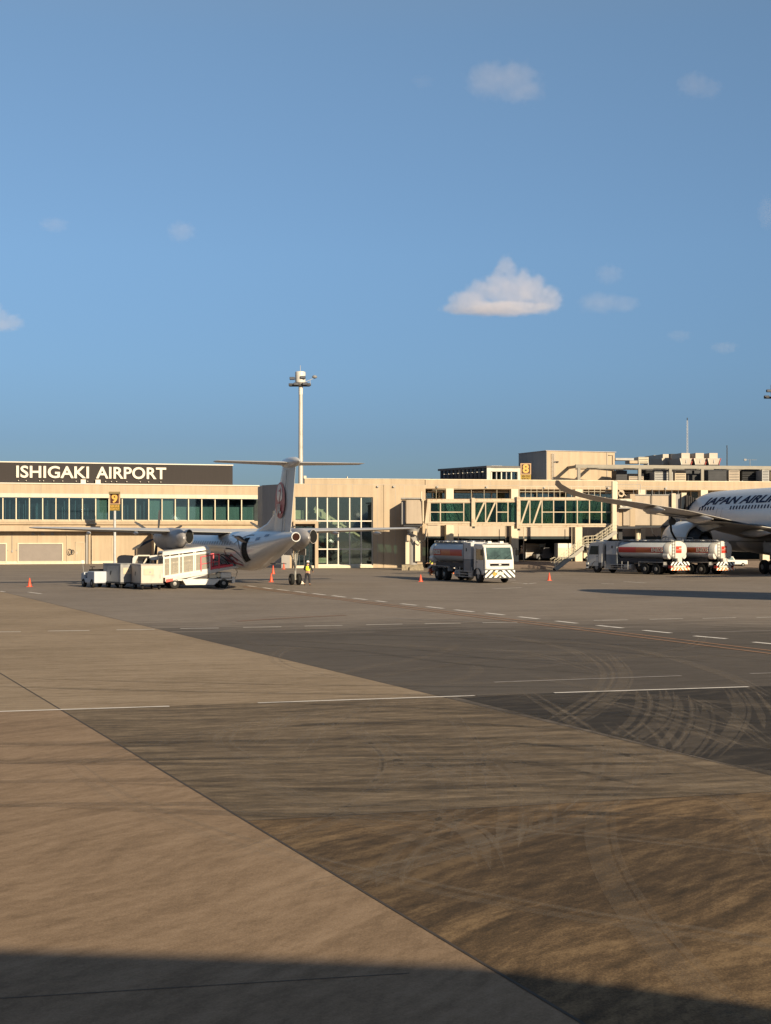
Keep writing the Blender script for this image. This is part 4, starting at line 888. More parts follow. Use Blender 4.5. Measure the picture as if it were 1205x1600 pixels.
# ------------------------------------------------------------------ twin turboprop
TP = thing('turboprop_aircraft', 'white twin propeller airliner seen from behind, red crane emblem on its T tail', 'aircraft', (-10.77, 97.44, 0), R(90+19.7))
hull = Hull([(0,2.35,.06,.06),(.35,2.3,.42,.40),(1.1,2.28,.78,.74),(2.2,2.38,1.08,1.02),(3.4,2.5,1.26,1.25),(4.6,2.52,1.345,1.345),(8,2.52,1.345,1.345),(12,2.52,1.345,1.345),(16,2.52,1.345,1.345),(20.5,2.52,1.345,1.345),(22.5,2.58,1.31,1.29),(24.5,2.76,1.18,1.12),(26.5,2.98,.98,.91),(28.5,3.19,.74,.68),(30.2,3.37,.52,.46),(31.4,3.47,.36,.32),(31.9,3.5,.30,.27)], 16.0)
hull.build(FUSEL, TP)
MB().lathe([(.235,0),(.23,-.03)], 20, (-15.93,0,3.5), 'x').build('tail_exhaust', mat('exhaust_brown', (.03,.012,.008), .8, spec=.1), TP, smooth=True)
MB().lathe([(.30,.0),(.29,-.025),(.31,.07)], 24, (-15.92,0,3.5), 'x').build('exhaust_rim', FUSEL, TP, smooth=True)
d_ = hull.patch(23.3, 24.35, -42, 38, .02).build('cargo_doorway', INK, TP)
hull.patch(23.05, 23.25, -42, 42, .03, 2).build('door_edge', GREY, TP)
MB().loft([[Vector((16-a, 1.22+.55*k/6, 3.15+.42*sin(k/6*1.6)+.0)) for a in (23.2, 24.5)] for k in range(7)], cap=False, closed=False).add([(16-23.2,1.22,3.12),(16-24.5,1.22,3.12),(16-24.5,1.8,3.48),(16-23.2,1.8,3.48)], [(0,1,2,3)]).build('raised_cargo_door', LGREY, TP, smooth=True)
for p in ([(24.8,48),(23.6,50),(22.3,40),(21.2,20)], [(23.0,2),(22.1,25),(20.6,44),(18.8,52)], [(23.2,-30),(22.4,-8),(21,4),(19,8)], [(22.6,-42),(21.6,-22),(20.2,-14),(18,-12)]):
    hull.ribbon(p, .07).build('livery_curve', DGREY, TP)
for i in range(20): hull.patch(4.6+i*.8, 4.84+i*.8, 17, 29, .012, 1, 3).build('cabin_window', GREY, TP)
for a0, p0 in ((27.2, 32), (25.8, 20)): hull.patch(a0, a0+.75, p0, p0+13, .012, 2, 3).build('livery_mark', mat('blue_grey_mark', (.10,.14,.22), .4), TP)
for p in ([(21.8,-30),(20.6,-12),(19.6,-20),(18.6,0)], [(22.2,-48),(21,-38),(19.8,-34),(18,-24)], [(20.8,-30),(19.6,-26),(18.4,-12)]): hull.ribbon(p, .16).build('livery_artwork', MAR0, TP)
MB().bx(-12.5,-11.2,-.35,.35,1.78,1.83).build('tail_vent', DGREY, TP)
# fin
def fin_ring(z, xl, xt, th): c = xl-xt; return [(xl-c*u, th*h, z) for u, h in AF]+[(xl-c*u, -th*h, z) for u, h in reversed(AF[1:])]
zf = [3.5, 3.9, 5.2, 6.5, 7.85]
MB().loft([fin_ring(z, -11.0-(z-3.9)*.50, -14.75-(z-3.9)*.28, .46-(z-3.9)*.05) for z in zf]).build('fin', FUSEL, TP, smooth=True)
MB().loft([fin_ring(3.55,-5.2,-11.6,.35), fin_ring(3.95,-6.6,-11.7,.30), fin_ring(4.35,-9.2,-11.8,.24), fin_ring(4.9,-10.9,-12.1,.2), fin_ring(5.7,-11.7,-12.2,.16)]).build('dorsal_fairing', FUSEL, TP, smooth=True)
g = MB()
for s in (1,-1): g.bar((-13.55,s*.235,3.8), (-14.45,s*.16,7.6), .025, .02)
g.bar((-14.2,.245,3.85),(-14.2,.245,5.0),.02,.02); g.build('rudder_gap', DGREY, TP)
MB().lathe([(.02,-2.4),(.16,-2.1),(.30,-1.4),(.34,-.4),(.30,.6),(.18,1.25),(.02,1.6)], 18, (-14.3,0,8.05), 'x').build('tail_bullet', FUSEL, TP, smooth=True)
for s in (1,-1):
    wing_mesh([(.0,-13.2,2.15,8.02,.26),(2.4,-13.5,1.8,8.04,.2),(4.55,-13.85,1.4,8.06,.13),(4.66,-14.0,1.15,8.06,.05)], s).build('tailplane', WINGM, TP, smooth=True)
# crane emblem on the left face of the fin
em = MB(); EX, EZ, ER = -13.0, 5.78, 1.13
def on_fin(x, z, off): return (x, .225-(z-3.9)*.026+off, z)
def disc(mb, pts, off): mb.add([on_fin(EX-px_*ER, EZ+pz*ER, off) for px_, pz in pts], [tuple(range(len(pts)))])
MAR = mat('emblem_red', (.33,.006,.02), .35, var=.03)
disc(em, [(cos(t_*pi/24), sin(t_*pi/24)) for t_ in range(48)], .03); emo = em.build('crane_emblem', MAR, TP)
em = MB()
inner = [(-.06,.90),(.20,.84),(.42,.62),(.52,.34),(.50,.12),(.36,.0),(.2,-.04),(.06,-.06),(-.04,-.12),(-.14,-.04),(-.30,-.08),(-.5,.02),(-.62,.2),(-.66,.45),(-.54,.70),(-.34,.85)]
disc(em, inner, .045); em.build('emblem_opening', FUSEL, emo)
em = MB()
neck = [(-.06,-.32),(-.02,-.05),(.05,.18),(.16,.38),(.22,.50),(.20,.60),(.10,.68),(.0,.60),(-.38,.50),(0.0,.47),(.08,.42),(0.0,.28),(-.12,.08),(-.20,-.1),(-.24,-.36)]
disc(em, neck, .06); em.build('crane_neck', MAR, emo)
tx = text('JAL', .80, WHITE, emo, 'lettering', (EX, .285, 5.22), (R(90), 0, R(180)), bold=.03, depth=.008, sx=.85, align='CENTER')
# wings with engines
for s in (1,-1):
    wing_mesh([(.0,2.15,3.05,3.78,.50),(4.4,2.15,3.0,3.86,.44),(9.5,1.75,2.15,3.98,.28),(13.7,1.4,1.35,4.10,.16),(14.15,1.15,.95,4.12,.06)], s).build('wing', WINGM, TP, smooth=True)
    for yy in (7.2, 10.4): MB().lathe([(.02,-.9),(.11,-.4),(.13,.1),(.02,1.0)], 10, (-1.0,s*yy,3.74), 'x').build('flap_fairing', WINGM, TP, smooth=True)
    nc = MB(); prof = [(6.0,3.42,.22,.24),(5.7,3.40,.42,.52),(4.6,3.36,.56,.72),(3.0,3.30,.62,.82),(0.5,3.28,.62,.85),(-1.6,3.30,.58,.76),(-2.7,3.36,.46,.56),(-3.3,3.40,.30,.38),(-3.75,3.42,.06,.08)]
    nc.loft([[(x_, s*4.4+ry*cos(2*pi*k/24), zc+rz*sin(2*pi*k/24)) for k in range(24)] for x_, zc, ry, rz in prof]); nc.build('nacelle', NACM, TP, smooth=True)
    ex = MB().loft([[(x_, s*4.4-.44+rr*.72*cos(2*pi*k/18), 3.50+rr*1.25*sin(2*pi*k/18)) for k in range(18)] for x_, rr in ((-1.0,.20),(-2.4,.36),(-3.42,.40))]).build('exhaust_pipe', NACM, TP, smooth=True)
    MB().loft([[(x_, s*4.4-.44+rr*.72*cos(2*pi*k/18), 3.50+rr*1.25*sin(2*pi*k/18)) for k in range(18)] for x_, rr in ((-3.424,.375),(-3.45,.37))]).build('exhaust_mouth', INK, ex)
    pr = MB().lathe([(.02,.75),(.16,.6),(.27,.3),(.30,0)], 14, (6.0,s*4.4,3.42), 'x').build('propeller_spinner', LGREY, TP, smooth=True)
    for k in range(6):
        a0 = R(60*k+38); rd = Vector((0, cos(a0), sin(a0))); td = Vector((0,-sin(a0),cos(a0))); c0 = Vector((6.25,s*4.4,3.42)); rings = []
        for rr, ch, tw_ in ((.2,.16,70),(.6,.26,55),(1.1,.25,40),(1.6,.24,28),(1.95,.17,22),(2.05,.1,20)):
            cd_ = td*cos(R(tw_))+Vector((1,0,0))*sin(R(tw_)); nd = rd.cross(cd_); c = c0+rd*rr-td*(rr*rr*.03)
            rings.append([c+cd_*ch/2, c+nd*.03, c-cd_*ch/2, c-nd*.03])
        MB().loft(rings).build('propeller_blade', DGREY, pr, smooth=True)
    # main gear
    g = MB().tube([(-.3,s*4.4,2.6),(-.3,s*4.4,.41)], [.10,.075]).bar((-.1,s*4.4-.42,2.6),(-.3,s*4.4-.03,1.5),.07).bar((-.1,s*4.4+.42,2.6),(-.3,s*4.4+.03,1.5),.07).bar((.9,s*4.4,2.5),(-.25,s*4.4,1.2),.09).bar((-1.1,s*4.4,2.6),(-.35,s*4.4,1.0),.06)
    g.tube([(-.3,s*4.4-.4,.41),(-.3,s*4.4+.4,.41)], .07); g.build('main_strut', BRASS, TP)
    for d in (-.26,.26): wheel(TP, -.3, s*4.4+d, .41, .26, 'main_wheel')
    for d in (-.5,.5): MB().bx(-1.3,.9,s*4.4+d-.015,s*4.4+d+.015,2.15,2.62).build('gear_door', NACM, TP)
g = MB().tube([(13.7,0,1.4),(13.7,0,.3)], .06); g.build('nose_strut', BRASS, TP)
for d in (-.18,.18): wheel(TP, 13.7, d, .28, .16, 'nose_wheel')

# ------------------------------------------------------------------ big twin jet
JETW = mat('jet_white', (.62, .61, .60), .32, var=.02, coat=.2)
JT = thing('jet_airliner', 'large white twin jet with navy titles at the right edge, wing over fuel trucks', 'aircraft', (33.61, 153.39, 0), R(90+14.0))
ZC, RR = 5.08, 3.2
jh = Hull([(0,4.3,.1,.1),(.5,4.3,.75,.75),(1.6,4.42,1.5,1.5),(3.2,4.65,2.25,2.3),(5.2,4.9,2.85,2.9),(7.6,ZC-.02,3.16,3.16),(9.5,ZC,RR,RR),(20,ZC,RR,RR),(32,ZC,RR,RR),(40,ZC+.05,3.15,3.15),(45,5.6,2.6,2.6),(50,6.35,1.75,1.75),(54,6.9,.95,.95),(56.7,7.3,.3,.35)], 0.0)
jh.build(JETW, JT, 56)
jh.patch(10, 33, -88, -40, .015, 20, 10).build('belly_paint', FUSEG, JT)
MB().loft([[(x_, 3.3*w_*cos(t_*pi/14), 2.9-1.35*w_*sin(t_*pi/14)) for t_ in range(15)] for x_, w_ in ((-15,.3),(-17,.85),(-20,1),(-29,1),(-33,.8),(-36,.3))], cap=False, closed=False).build('wing_root_fairing', FUSEG, JT, smooth=True)
# titles
tt = text('JAPAN AIRLINES', 1.30, NAVY, JT, 'title_lettering', fn=lambda x, y: Vector((x, y, 0)), bold=.035, shear=.22)
tv = tt.data.vertices; x0 = min(v.co.x for v in tv); x1 = max(v.co.x for v in tv); kx = 17.6/(x1-x0)
for v in tv:
    a = 9.7+(v.co.x-x0)*kx; q = jh.P(a, 31.5+(v.co.y)/RR*180/pi, .02); v.co = q
first = None
for i in range(46):
    a = 9.3+i*.61
    if 12.6 < a < 15.6: continue
    if first is None: first = jh.patch(0, .30, 19.5, 26.5, .02, 1, 4)
    o = jh.patch(a, a+.26, 19.5, 26.5, .02, 1, 4).build('cabin_window', NAVY, JT)
for a in (6.0, 13.4):
    g = MB()
    for p in ([(a,-18),(a,24)],[(a+1.05,-18),(a+1.05,24)]): g.add(jh.ribbon(p,.04).v, jh.ribbon(p,.04).f)
    g.build('door_outline', GREY, JT)
g = jh.patch(1.7, 3.0, 28, 60, .02, 3, 4); g.add(jh.patch(1.7,3.0,120,152,.02,3,4).v, jh.patch(1.7,3.0,120,152,.02,3,4).f); g.build('cockpit_window', INK, JT)
MB().prism([(-20.3,8.2),(-21.6,8.2),(-21.4,8.75),(-20.8,8.75)], -.04, .04).build('blade_antenna', LGREY, JT)
MB().lathe([(.1,-1.2),(.5,-.6),(.55,.2),(.1,1.2)], 12, (-23.6,0,8.25), 'x').build('radome_hump', GREY, JT, smooth=True)
for s in (1,-1):
    wing_mesh([(2.2,-16.6,12.4,3.75,1.35),(6.5,-19.4,10.0,4.30,1.1),(9.7,-21.5,7.9,4.85,.85),(15,-25.0,5.9,5.75,.6),(20,-28.4,4.6,6.30,.42),(24,-31.2,3.7,6.62,.32),(27,-33.6,2.9,6.98,.24),(28.6,-35.2,2.2,7.32,.17),(29.6,-36.6,1.5,7.68,.11),(30.05,-37.9,.7,7.95,.05)], s).build('wing', WINGM, JT, smooth=True)
    for yy, xx, zz_, ln in ((6.8,-27.5,3.75,3.2),(13.2,-29.2,5.0,2.9),(18.6,-31.4,5.75,2.4)):
        MB().lathe([(.02,ln*.8),(.26,ln*.4),(.38,-.2),(.30,-ln*.5),(.03,-ln)], 12, (xx,s*yy,zz_), 'x').build('flap_fairing', WINGM, JT, smooth=True)
    MB().add([(-29.8+.0,s*7,4.5),(-26.2,s*17,5.6),(-27,s*17,5.5),(-31,s*7,4.3)], [(0,1,2,3)]).build('flap_gap', DGREY, JT)
    nc = MB().lathe([(1.25,.3),(1.42,-.0),(1.62,-.35),(1.78,-1.4),(1.76,-2.8),(1.6,-4.2),(1.42,-5.0),(1.30,-5.0),(1.30,-4.0),(1.2,-.5)], 32, (-17.6,s*9.7,3.15), 'x').build('engine_nacelle', JETW, JT, smooth=True)
    MB().lathe([(1.2,-4.8),(.95,-5.7),(.72,-6.3),(.66,-6.3),(.60,-5.6),(.25,-6.9),(.02,-7.3)], 24, (-17.6,s*9.7,3.15), 'x').build('exhaust_core', DGREY, nc, smooth=True)
    MB().lathe([(1.22,-.6),(.3,-.65),(.25,-.3),(.02,-.1)], 24, (-17.6,s*9.7,3.15), 'x').build('engine_fan', INK, nc, smooth=True)
    MB().prism([(-18.6,4.5),(-20.6,4.85),(-25.6,4.9),(-27.4,4.4),(-24.2,3.9),(-22.6,3.9),(-21.5,4.3)], s*9.7-.24, s*9.7+.24).build('pylon', FUSEG, JT, bevel=.06)
    MB().tube([(-27.9,s*4.9,3.2),(-27.9,s*4.9,.7)], [.22,.16]).bar((-26.2,s*4.9,3),(-27.8,s*4.9,1.2),.12).bar((-27.9,s*3.4,2.9),(-27.9,s*4.8,1.4),.12).tube([(-27.1,s*4.9,.66),(-28.7,s*4.9,.66)],.12).build('main_strut', LGREY, JT)
    MB().prism([(-28.9,2.9),(-27,2.9),(-27.2,2.0),(-28.6,2.0)],s*5.5-.03,s*5.5+.03).build('gear_door', FUSEG, JT)
    for dx in (-.75,.75):
        for dy in (-.55,.55): wheel(JT, -27.9+dx, s*4.9+dy, .66, .45, 'main_wheel')
    wing_mesh([(.4,-47.5,5.6,7.0,.6),(9.6,-53.6,2.0,7.9,.2)], s).build('tailplane', WINGM, JT, smooth=True)
MB().tube([(-5,0,2.6),(-5,0,.45)], .12).build('nose_strut', LGREY, JT)
for d in (-.32,.32): wheel(JT, -5, d, .48, .3, 'nose_wheel')
MB().loft([fin_ring(7.4,-43.5,-53.8,1.0), fin_ring(9,-46,-54.3,.7), fin_ring(16.9,-52.6,-56.4,.4)]).build('fin', FUSEL, JT, smooth=True)

# unseen jet copy added past the right edge for its shadow on the apron
j2 = copy_tree(JT, 'unseen second large jet added beyond the right edge to cast a long apron shadow', (21.6, 74.6, 0), R(180-32))
# ------------------------------------------------------------------ the airliner the picture was taken from
OW = thing('passenger_jet', 'white airliner whose side the view looks out from, shading the concrete at the bottom', 'aircraft', (0, -2.72, 0), R(-5.0))
oh = Hull([(0,3.1,.08,.08),(.6,3.15,.75,.72),(1.8,3.3,1.35,1.35),(3.4,3.5,1.85,1.88),(5,3.65,2.05,2.16),(7,3.78,2.15,2.47),(20,3.78,2.15,2.47),(28,3.78,2.15,2.47),(34,4.2,1.1,1.2),(38,4.7,.3,.3)], 17.6)
oh.build(FUSEL, OW)
for i in range(40): oh.patch(6.2+i*.53, 6.42+i*.53, 4, 14, .012, 1, 2).build('cabin_window', DGREY, OW)
MB().loft([fin_ring(4.6,-11.5,-19,.5), fin_ring(11,-17.5,-20.5,.25)]).build('fin', FUSEL, OW, smooth=True)
for s in (1,-1): wing_mesh([(1.5,2.0-4,6.2,2.3,.8),(6,-5.6,3.9,2.7,.5),(16.5,-11.5,1.6,3.3,.2)], s).build('wing', WINGM, OW, smooth=True)
for s in (1,-1): wing_mesh([(.3,-15,3.4,4.6,.35),(6,-18,1.5,5.1,.15)], s).build('tailplane', WINGM, OW, smooth=True)
for x_, y_ in ((12.5,0),(-3.8,3.6),(-3.8,-3.6)):
    MB().tube([(x_,y_,2.2),(x_,y_,.5)], .1).build('gear_strut', LGREY, OW)
    for d in (-.3,.3): wheel(OW, x_, y_+d, .5, .35)

# ================================================================== FUEL TRUCKS
HZW = stripes('hazard_white_black', (.78,.76,.70), (.03,.03,.03), .44, 1.1)
HZO = stripes('hazard_orange_white', (.80,.74,.60), (.75,.16,.03), .44, 1.1)
def fuel_truck():
    o = thing('fuel_truck', '', 'fuel truck', (0,0,0), 0, 'airport fuel tanker trucks')
    MB().bx(-5.0,4.9,-.45,.45,.62,.86).build('chassis', DGREY, o)
    sd_ = [(3.25,.62),(4.95,.62),(5.2,.66),(5.26,1.05),(5.24,1.72),(4.98,2.66),(4.7,2.9),(3.3,2.96),(3.2,2.8)]
    cab = MB().prism(sd_, -1.2, 1.2).build('cab', WHITE, o, bevel=.07)
    c0, c1 = Vector((5.235,0,1.76)), Vector((4.985,0,2.66)); nrm = Vector((.96,0,.27))*.02
    MB().hexa([c0+Vector((-.04,-1.06,0)), c0+Vector((-.04,1.06,0)), c0+nrm+Vector((0,1.06,0)), c0+nrm+Vector((0,-1.06,0))],
              [c1+Vector((-.04,-1.02,0)), c1+Vector((-.04,1.02,0)), c1+nrm+Vector((0,1.02,0)), c1+nrm+Vector((0,-1.02,0))]).build('windscreen', mat('windscreen_tint', (.05,.085,.08), .06, var=.35, scale=1.4), cab)
    g = MB()
    for yy in (-.5,.35): g.bar((5.27,yy,1.78), (5.18,yy+.55,2.1), .025)
    g.build('wiper', INK, cab)
    for s in (1,-1):
        dw = MB().hexa([(3.75,s*1.19,1.75),(4.95,s*1.19,1.75),(4.95,s*1.225,1.75),(3.75,s*1.225,1.75)], [(3.75,s*1.19,2.55),(4.72,s*1.19,2.55),(4.72,s*1.225,2.55),(3.75,s*1.225,2.55)]).build('side_window', mat('side_glass', (.03,.05,.05), .08, var=.3), cab)
        MB().bx(3.68,3.70,s*1.2-.012,s*1.2+.012,1.0,2.65).bx(4.98,5.0,s*1.2-.012,s*1.2+.012,1.0,1.75).bx(3.8,3.95,s*1.225-.015,s*1.225+.015,1.55,1.6).build('door_line', DGREY, cab)
        MB().bar((4.95,s*1.2,2.62),(5.25,s*1.42,2.62),.035).bar((5.25,s*1.42,2.62),(5.25,s*1.42,2.0),.035).build('mirror_arm', INK, cab)
        MB().bx(5.18,5.3,s*1.46-.11,s*1.46+.11,2.1,2.5).build('mirror', INK, cab, bevel=.03)
        MB().bx(5.235,5.285,s*.93-.2,s*.93+.2,1.02,1.17).build('headlight', mat('headlight_lens', (.5,.5,.48), .12), cab)
        MB().loft([[(4.0+.62*cos(t_*pi/10), s*1.22-.09+.12*q, .5+.62*sin(t_*pi/10)) for t_ in range(11)] for q in (0,1)], cap=False, closed=False).build('wheel_arch', DGREY, cab, smooth=True)
        MB().bx(3.3,3.72,s*1.16,s*1.24,.5,.98).build('cab_step', DGREY, cab)
    MB().bx(5.22,5.285,-.80,.80,1.30,1.47).build('grille', INK, cab); MB().bx(5.285,5.31,-.10,.10,1.33,1.45).build('badge', CHROME, cab)
    MB().bx(5.22,5.295,-.85,.85,1.47,1.50).bx(5.22,5.295,-.7,.7,1.27,1.30).build('grille_trim', LGREY, cab)
    MB().bx(5.05,5.34,-1.24,1.24,.42,1.02).build('striped_bumper', HZW, o, bevel=.02)
    MB().bx(5.3,5.42,-1.22,1.22,1.00,1.04).bx(5.3,5.40,-1.22,1.22,.36,.42).build('bumper_bar', DGREY, o)
    MB().bx(5.345,5.36,-.26,.26,.62,.84).build('plate', WHITEF, o); MB().add([(5.365,-.28,.70),(5.365,-.48,.90),(5.365,-.68,.70),(5.365,-.48,.50)], [(0,1,2,3)]).add([(5.344,-.28,.70),(5.344,-.48,.90),(5.344,-.68,.70),(5.344,-.48,.50)], [(0,1,2,3)]).build('hazard_diamond', YEL, o)
    MB().bx(4.3,4.9,-.9,.9,2.96,3.0).bx(4.35,4.6,-.65,-.35,3.0,3.14).bx(4.35,4.6,.35,.65,3.0,3.14).build('roof_lamp', WHITE, o)
    # hose cabinet between cab and tank
    MB().bx(1.35,2.75,-1.2,1.2,1.75,3.02).build('cabinet_upper', CABW, o, bevel=.03)
    MB().bx(1.35,2.75,-1.19,1.19,.75,1.745).build('cabinet_lower', CABG, o, bevel=.02)
    g = MB()
    for s in (1,-1): g.bx(1.9,2.05,s*1.21-.012,s*1.21+.012,2.35,2.6).bx(1.45,1.47,s*1.205-.012,s*1.205+.012,.8,2.95)
    g.build('cabinet_latch', DGREY, o)
    MB().bx(2.8,3.15,-.9,.9,.9,2.6).build('pump_housing', DGREY, o)
    # tank
    n = 32; el = lambda x, k=1.0, n_=n: [(x, 1.2*k*math.copysign(abs(cos(2*pi*i/n_))**.85, cos(2*pi*i/n_)), 2.24+.80*k*math.copysign(abs(sin(2*pi*i/n_))**.85, sin(2*pi*i/n_))) for i in range(n_)]
    MB().loft([el(1.25,.9), el(1.2), el(-4.3), el(-4.35,.97)]).build('tank', TANK, o, smooth=True)
    cp = MB().loft([el(-4.36,1.02), el(-4.92,1.02), el(-5.0,.98), el(-5.05,.9)]).build('tank_end', WHITE, o, smooth=True)
    MB().bx(-5.10,-5.06,-.36,.36,1.98,2.58).build('rear_emblem', RED, cp); MB().bx(-5.115,-5.10,-.36,.0,2.36,2.44).bx(-5.115,-5.10,-.36,.36,2.24,2.27).build('emblem_bar', WHITEF, cp)
    for s in (1,-1): MB().lathe([(.25,-4.9),(.30,-4.86),(.30,-4.3),(.25,-4.26)], 14, (0,s*.98,1.72), 'x').build('rear_cylinder', WHITE, o, smooth=True)
    MB().bx(-5.0,1.2,-.75,.75,3.02,3.06).build('catwalk', LGREY, o)
    for x_ in (-4.2,-2.6,-1.0,.6): MB().lathe([(.24,3.0),(.24,3.13),(.1,3.18)], 14, (x_,0,0)).build('manhole', CHROME, o)
    g = MB()
    for s in (1,-1):
        g.bar((-4.9,s*.78,3.14),(1.15,s*.78,3.14),.05)
        for k in range(8): g.bar((-4.9+k*.86,s*.78,3.02),(-4.9+k*.86,s*.78,3.14),.04)
    g.build('roof_rail', LGREY, o)
    g = MB()
    for yy in (.55,.9): g.bar((-5.12,yy,1.0),(-5.12,yy,3.1),.035)
    for k in range(8): g.bar((-5.12,.55,1.1+k*.27),(-5.12,.9,1.1+k*.27),.03)
    g.build('rear_ladder', DGREY, o)
    for s in (1,-1):
        def tp(x, z, off=.012):
            q = max(-1, min(1, (z-2.24)/.80)); q = math.copysign(abs(q)**(1/.85), q); return (x, s*(1.2*abs(cos(math.asin(q)))**.85+off), z)
        rows = [[tp(x, z) for x in (1.15, -4.25)] for z in [1.98+.5*k/6 for k in range(7)]]
        stp = MB().loft(rows, cap=False, closed=False).build('red_stripe', RED, o, smooth=True)
        rows = [[tp(x, z, .016) for x in (-1.0, -2.75)] for z in [2.0+.46*k/6 for k in range(7)]]
        MB().loft(rows, cap=False, closed=False).build('orange_fade', ORANGE, stp, smooth=True)
        t_ = text('ENEOS', .46, WHITEF, stp, 'lettering', (-2.9 if s > 0 else -4.15, s*1.24, 2.23), (R(90),0,R(180) if s > 0 else 0), bold=.03, depth=.012, sx=.95)
        MB().bx(-4.1,1.2,s*1.02-.03,s*1.02+.03,1.05,1.45).build('side_skirt', DGREY, o)
        MB().bx(-4.3,-1.4,s*1.0-.22,s*1.0+.22,1.10,1.16).bx(-4.36,-4.3,s*1.0-.22,s*1.0+.22,.75,1.16).bx(-1.4,-1.34,s*1.0-.22,s*1.0+.22,.75,1.16).build('mudguard', GREY, o)
        g = MB()
        for z in (.42,.62,.84): g.bar((.0,s*1.18,z),(2.9,s*1.18,z),.045)
        for x_ in (.0,.75,2.9): g.bar((x_,s*1.18,.4),(x_,s*1.18,1.15),.05)
        g.build('side_guard', LGREY, o)
        MB().lathe([(.1,.2),(.30,.22),(.30,1.15),(.1,1.17)], 16, (-.6,s*.85,.62), 'x').build('air_tank', GREY, o, smooth=True)
        MB().bx(2.2,3.0,s*.95-.2,s*.95+.2,.45,.9).build('battery_box', mat('tan_box', (.42,.38,.33), .5), o)
        MB().bx(-5.2,-4.9,s*1.0-.2,s*1.0+.2,.62,.86).build('tail_lamp', RED, o)
        wheel(o, 4.0, s*1.03, .5, .3)
        for x_ in (-2.1,-3.45): wheel(o, x_, s*.98, .5, .5)
    MB().bx(-5.28,-5.22,-1.24,1.24,.86,1.18).build('hazard_board', HZW, o); MB().bx(-5.28,-5.22,-1.24,1.24,.42,.64).build('hazard_board', HZO, o)
    MB().bx(-5.21,-5.0,-.3,.3,.86,1.5).bx(-5.2,-4.9,-1.1,1.1,.66,.84).build('rear_frame', WHITEG, o)
    return o
def face(front):  # rotation so that local +x points along the given world direction
    return math.atan2(front[1], front[0])
tk = fuel_truck()
tk['label'] = 'white nosed fuel tanker facing the camera, striped bumper lit by the sun, standing alone left of centre right'
f1 = (sin(R(22)), -cos(R(22)))
fx, fy = XY(781, 102); c1 = (fx-f1[0]*5.25+.35*f1[1], fy-f1[1]*5.25)
tk.location = (fx-f1[0]*5.25, fy-f1[1]*5.25, 0); tk.rotation_euler = (0,0,face(f1))
tk['label'] = 'fuel tanker with white cab and striped bumper facing the camera, apart from the pair'
f2 = (-sin(R(37)), cos(R(37)))
for px, lab in ((1063, 'fuel tanker seen from behind, the left one of the pair under the jet wing'), (1134, 'fuel tanker partly hidden by its neighbour, right one of the pair under the jet wing')):
    rx, ry = XY(px, 123.0)
    copy_tree(tk, lab, (rx+f2[0]*5.25, ry+f2[1]*5.25, 0), face(f2))

# fuelling hose and lift platform behind the trucks
q = XY(1049, 127); hz = thing('fuelling_hose', 'dark hose with coupling hanging from the underside of the jet wing', 'hose', (q.x, q.y, 0), 0)
hx = lambda px, py: ((px-1049)/FPX*127, 0, zof(py, 127))
MB().tube([hx(1052,800),hx(1050,808),hx(1048,818),hx(1049,830),hx(1053,838),hx(1058,845)], .10).build('hose_line', INK, hz, smooth=True)
MB().lathe([(.12,-.15),(.34,-.1),(.34,.1),(.12,.15)], 14, hx(1050.5,815), 'y').bx(hx(1046,0)[0],hx(1054,0)[0],-.2,.2,zof(804.5,127),zof(800,127)).build('coupling', DGREY, hz, smooth=False)
pl = thing('lift_platform', 'raised work platform with thin railings just above the right fuel tankers', 'work platform', (q.x, q.y+1.0, 0), 0)
px_ = lambda px: (px-1049)/FPX*128
g = MB()
for yy in (0,1.3):
    for z in (zof(840,128), zof(844,128)): g.bar((px_(1048),yy,z),(px_(1086),yy,z),.045)
    for px in (1048,1060,1073,1086): g.bar((px_(px),yy,zof(840,128)),(px_(px),yy,zof(850,128)),.045)
g.build('railing', LGREY, pl); MB().bx(px_(1047),px_(1087),-.1,1.4,zof(851.5,128),zof(849.5,128)).build('deck', RUSTY, pl)
g = MB()
for s in (0,1.2):
    g.bar((px_(1050),s,.9),(px_(1084),s,zof(851.5,128)),.1); g.bar((px_(1084),s,.9),(px_(1050),s,zof(851.5,128)),.1)
g.build('scissor_arm', BEIGE, pl); MB().bx(px_(1046),px_(1088),-.2,1.5,.45,.9).build('base', DGREY, pl)
for x_ in (1050,1084):
    for y_ in (-.05,1.3): wheel(pl, px_(x_), y_, .28, .2)
MB().tube([(px_(1028),.2,.9),(px_(1033),.2,zof(848,128)),(px_(1040),.2,zof(840,128)),(px_(1046),.2,zof(838,128))], .06).bar((px_(1034),.2,zof(848,128)),(px_(1046),.2,zof(852,128)),.05).build('boom', LGREY, pl)

# ================================================================== BOARDING RAMP VEHICLE
CANG = glass('canopy_glass', (.92,.90,.86), .62, .5); CANG.node_tree.nodes['Principled BSDF'].inputs['Base Color'].default_value = (.40,.36,.30,1)
RA = R(20); q = G(310, 919.5); rv = thing('boarding_ramp_vehicle', 'white low ramp truck with glazed canopy leading up to the propeller aircraft', 'ramp truck', (q.x, q.y, 0), RA)
rx = lambda px: (px-310)/21.8
rz_ = lambda py: (919.5-py)/23.1
MB().prism([(rx(286),rz_(905.5)),(rx(343),rz_(905.5)),(rx(334),rz_(914)),(rx(291),rz_(914))], -.05, 1.9).build('side_panel', WHITE, rv, bevel=.02)
MB().bx(rx(262),rx(362),0,1.85,rz_(907),rz_(904.5)).build('chassis', WHITEG, rv)
MB().bx(rx(344),rx(360),.0,1.8,rz_(903.8),rz_(895)).build('engine_box', WHITE, rv, bevel=.05)
MB().bx(rx(327),rx(338),.1,.6,rz_(903.5),rz_(898)).lathe([(.16,-.02),(.16,.3)], 14, (rx(341),.1,rz_(899)), 'y').build('fuel_tank', CREAM2, rv)
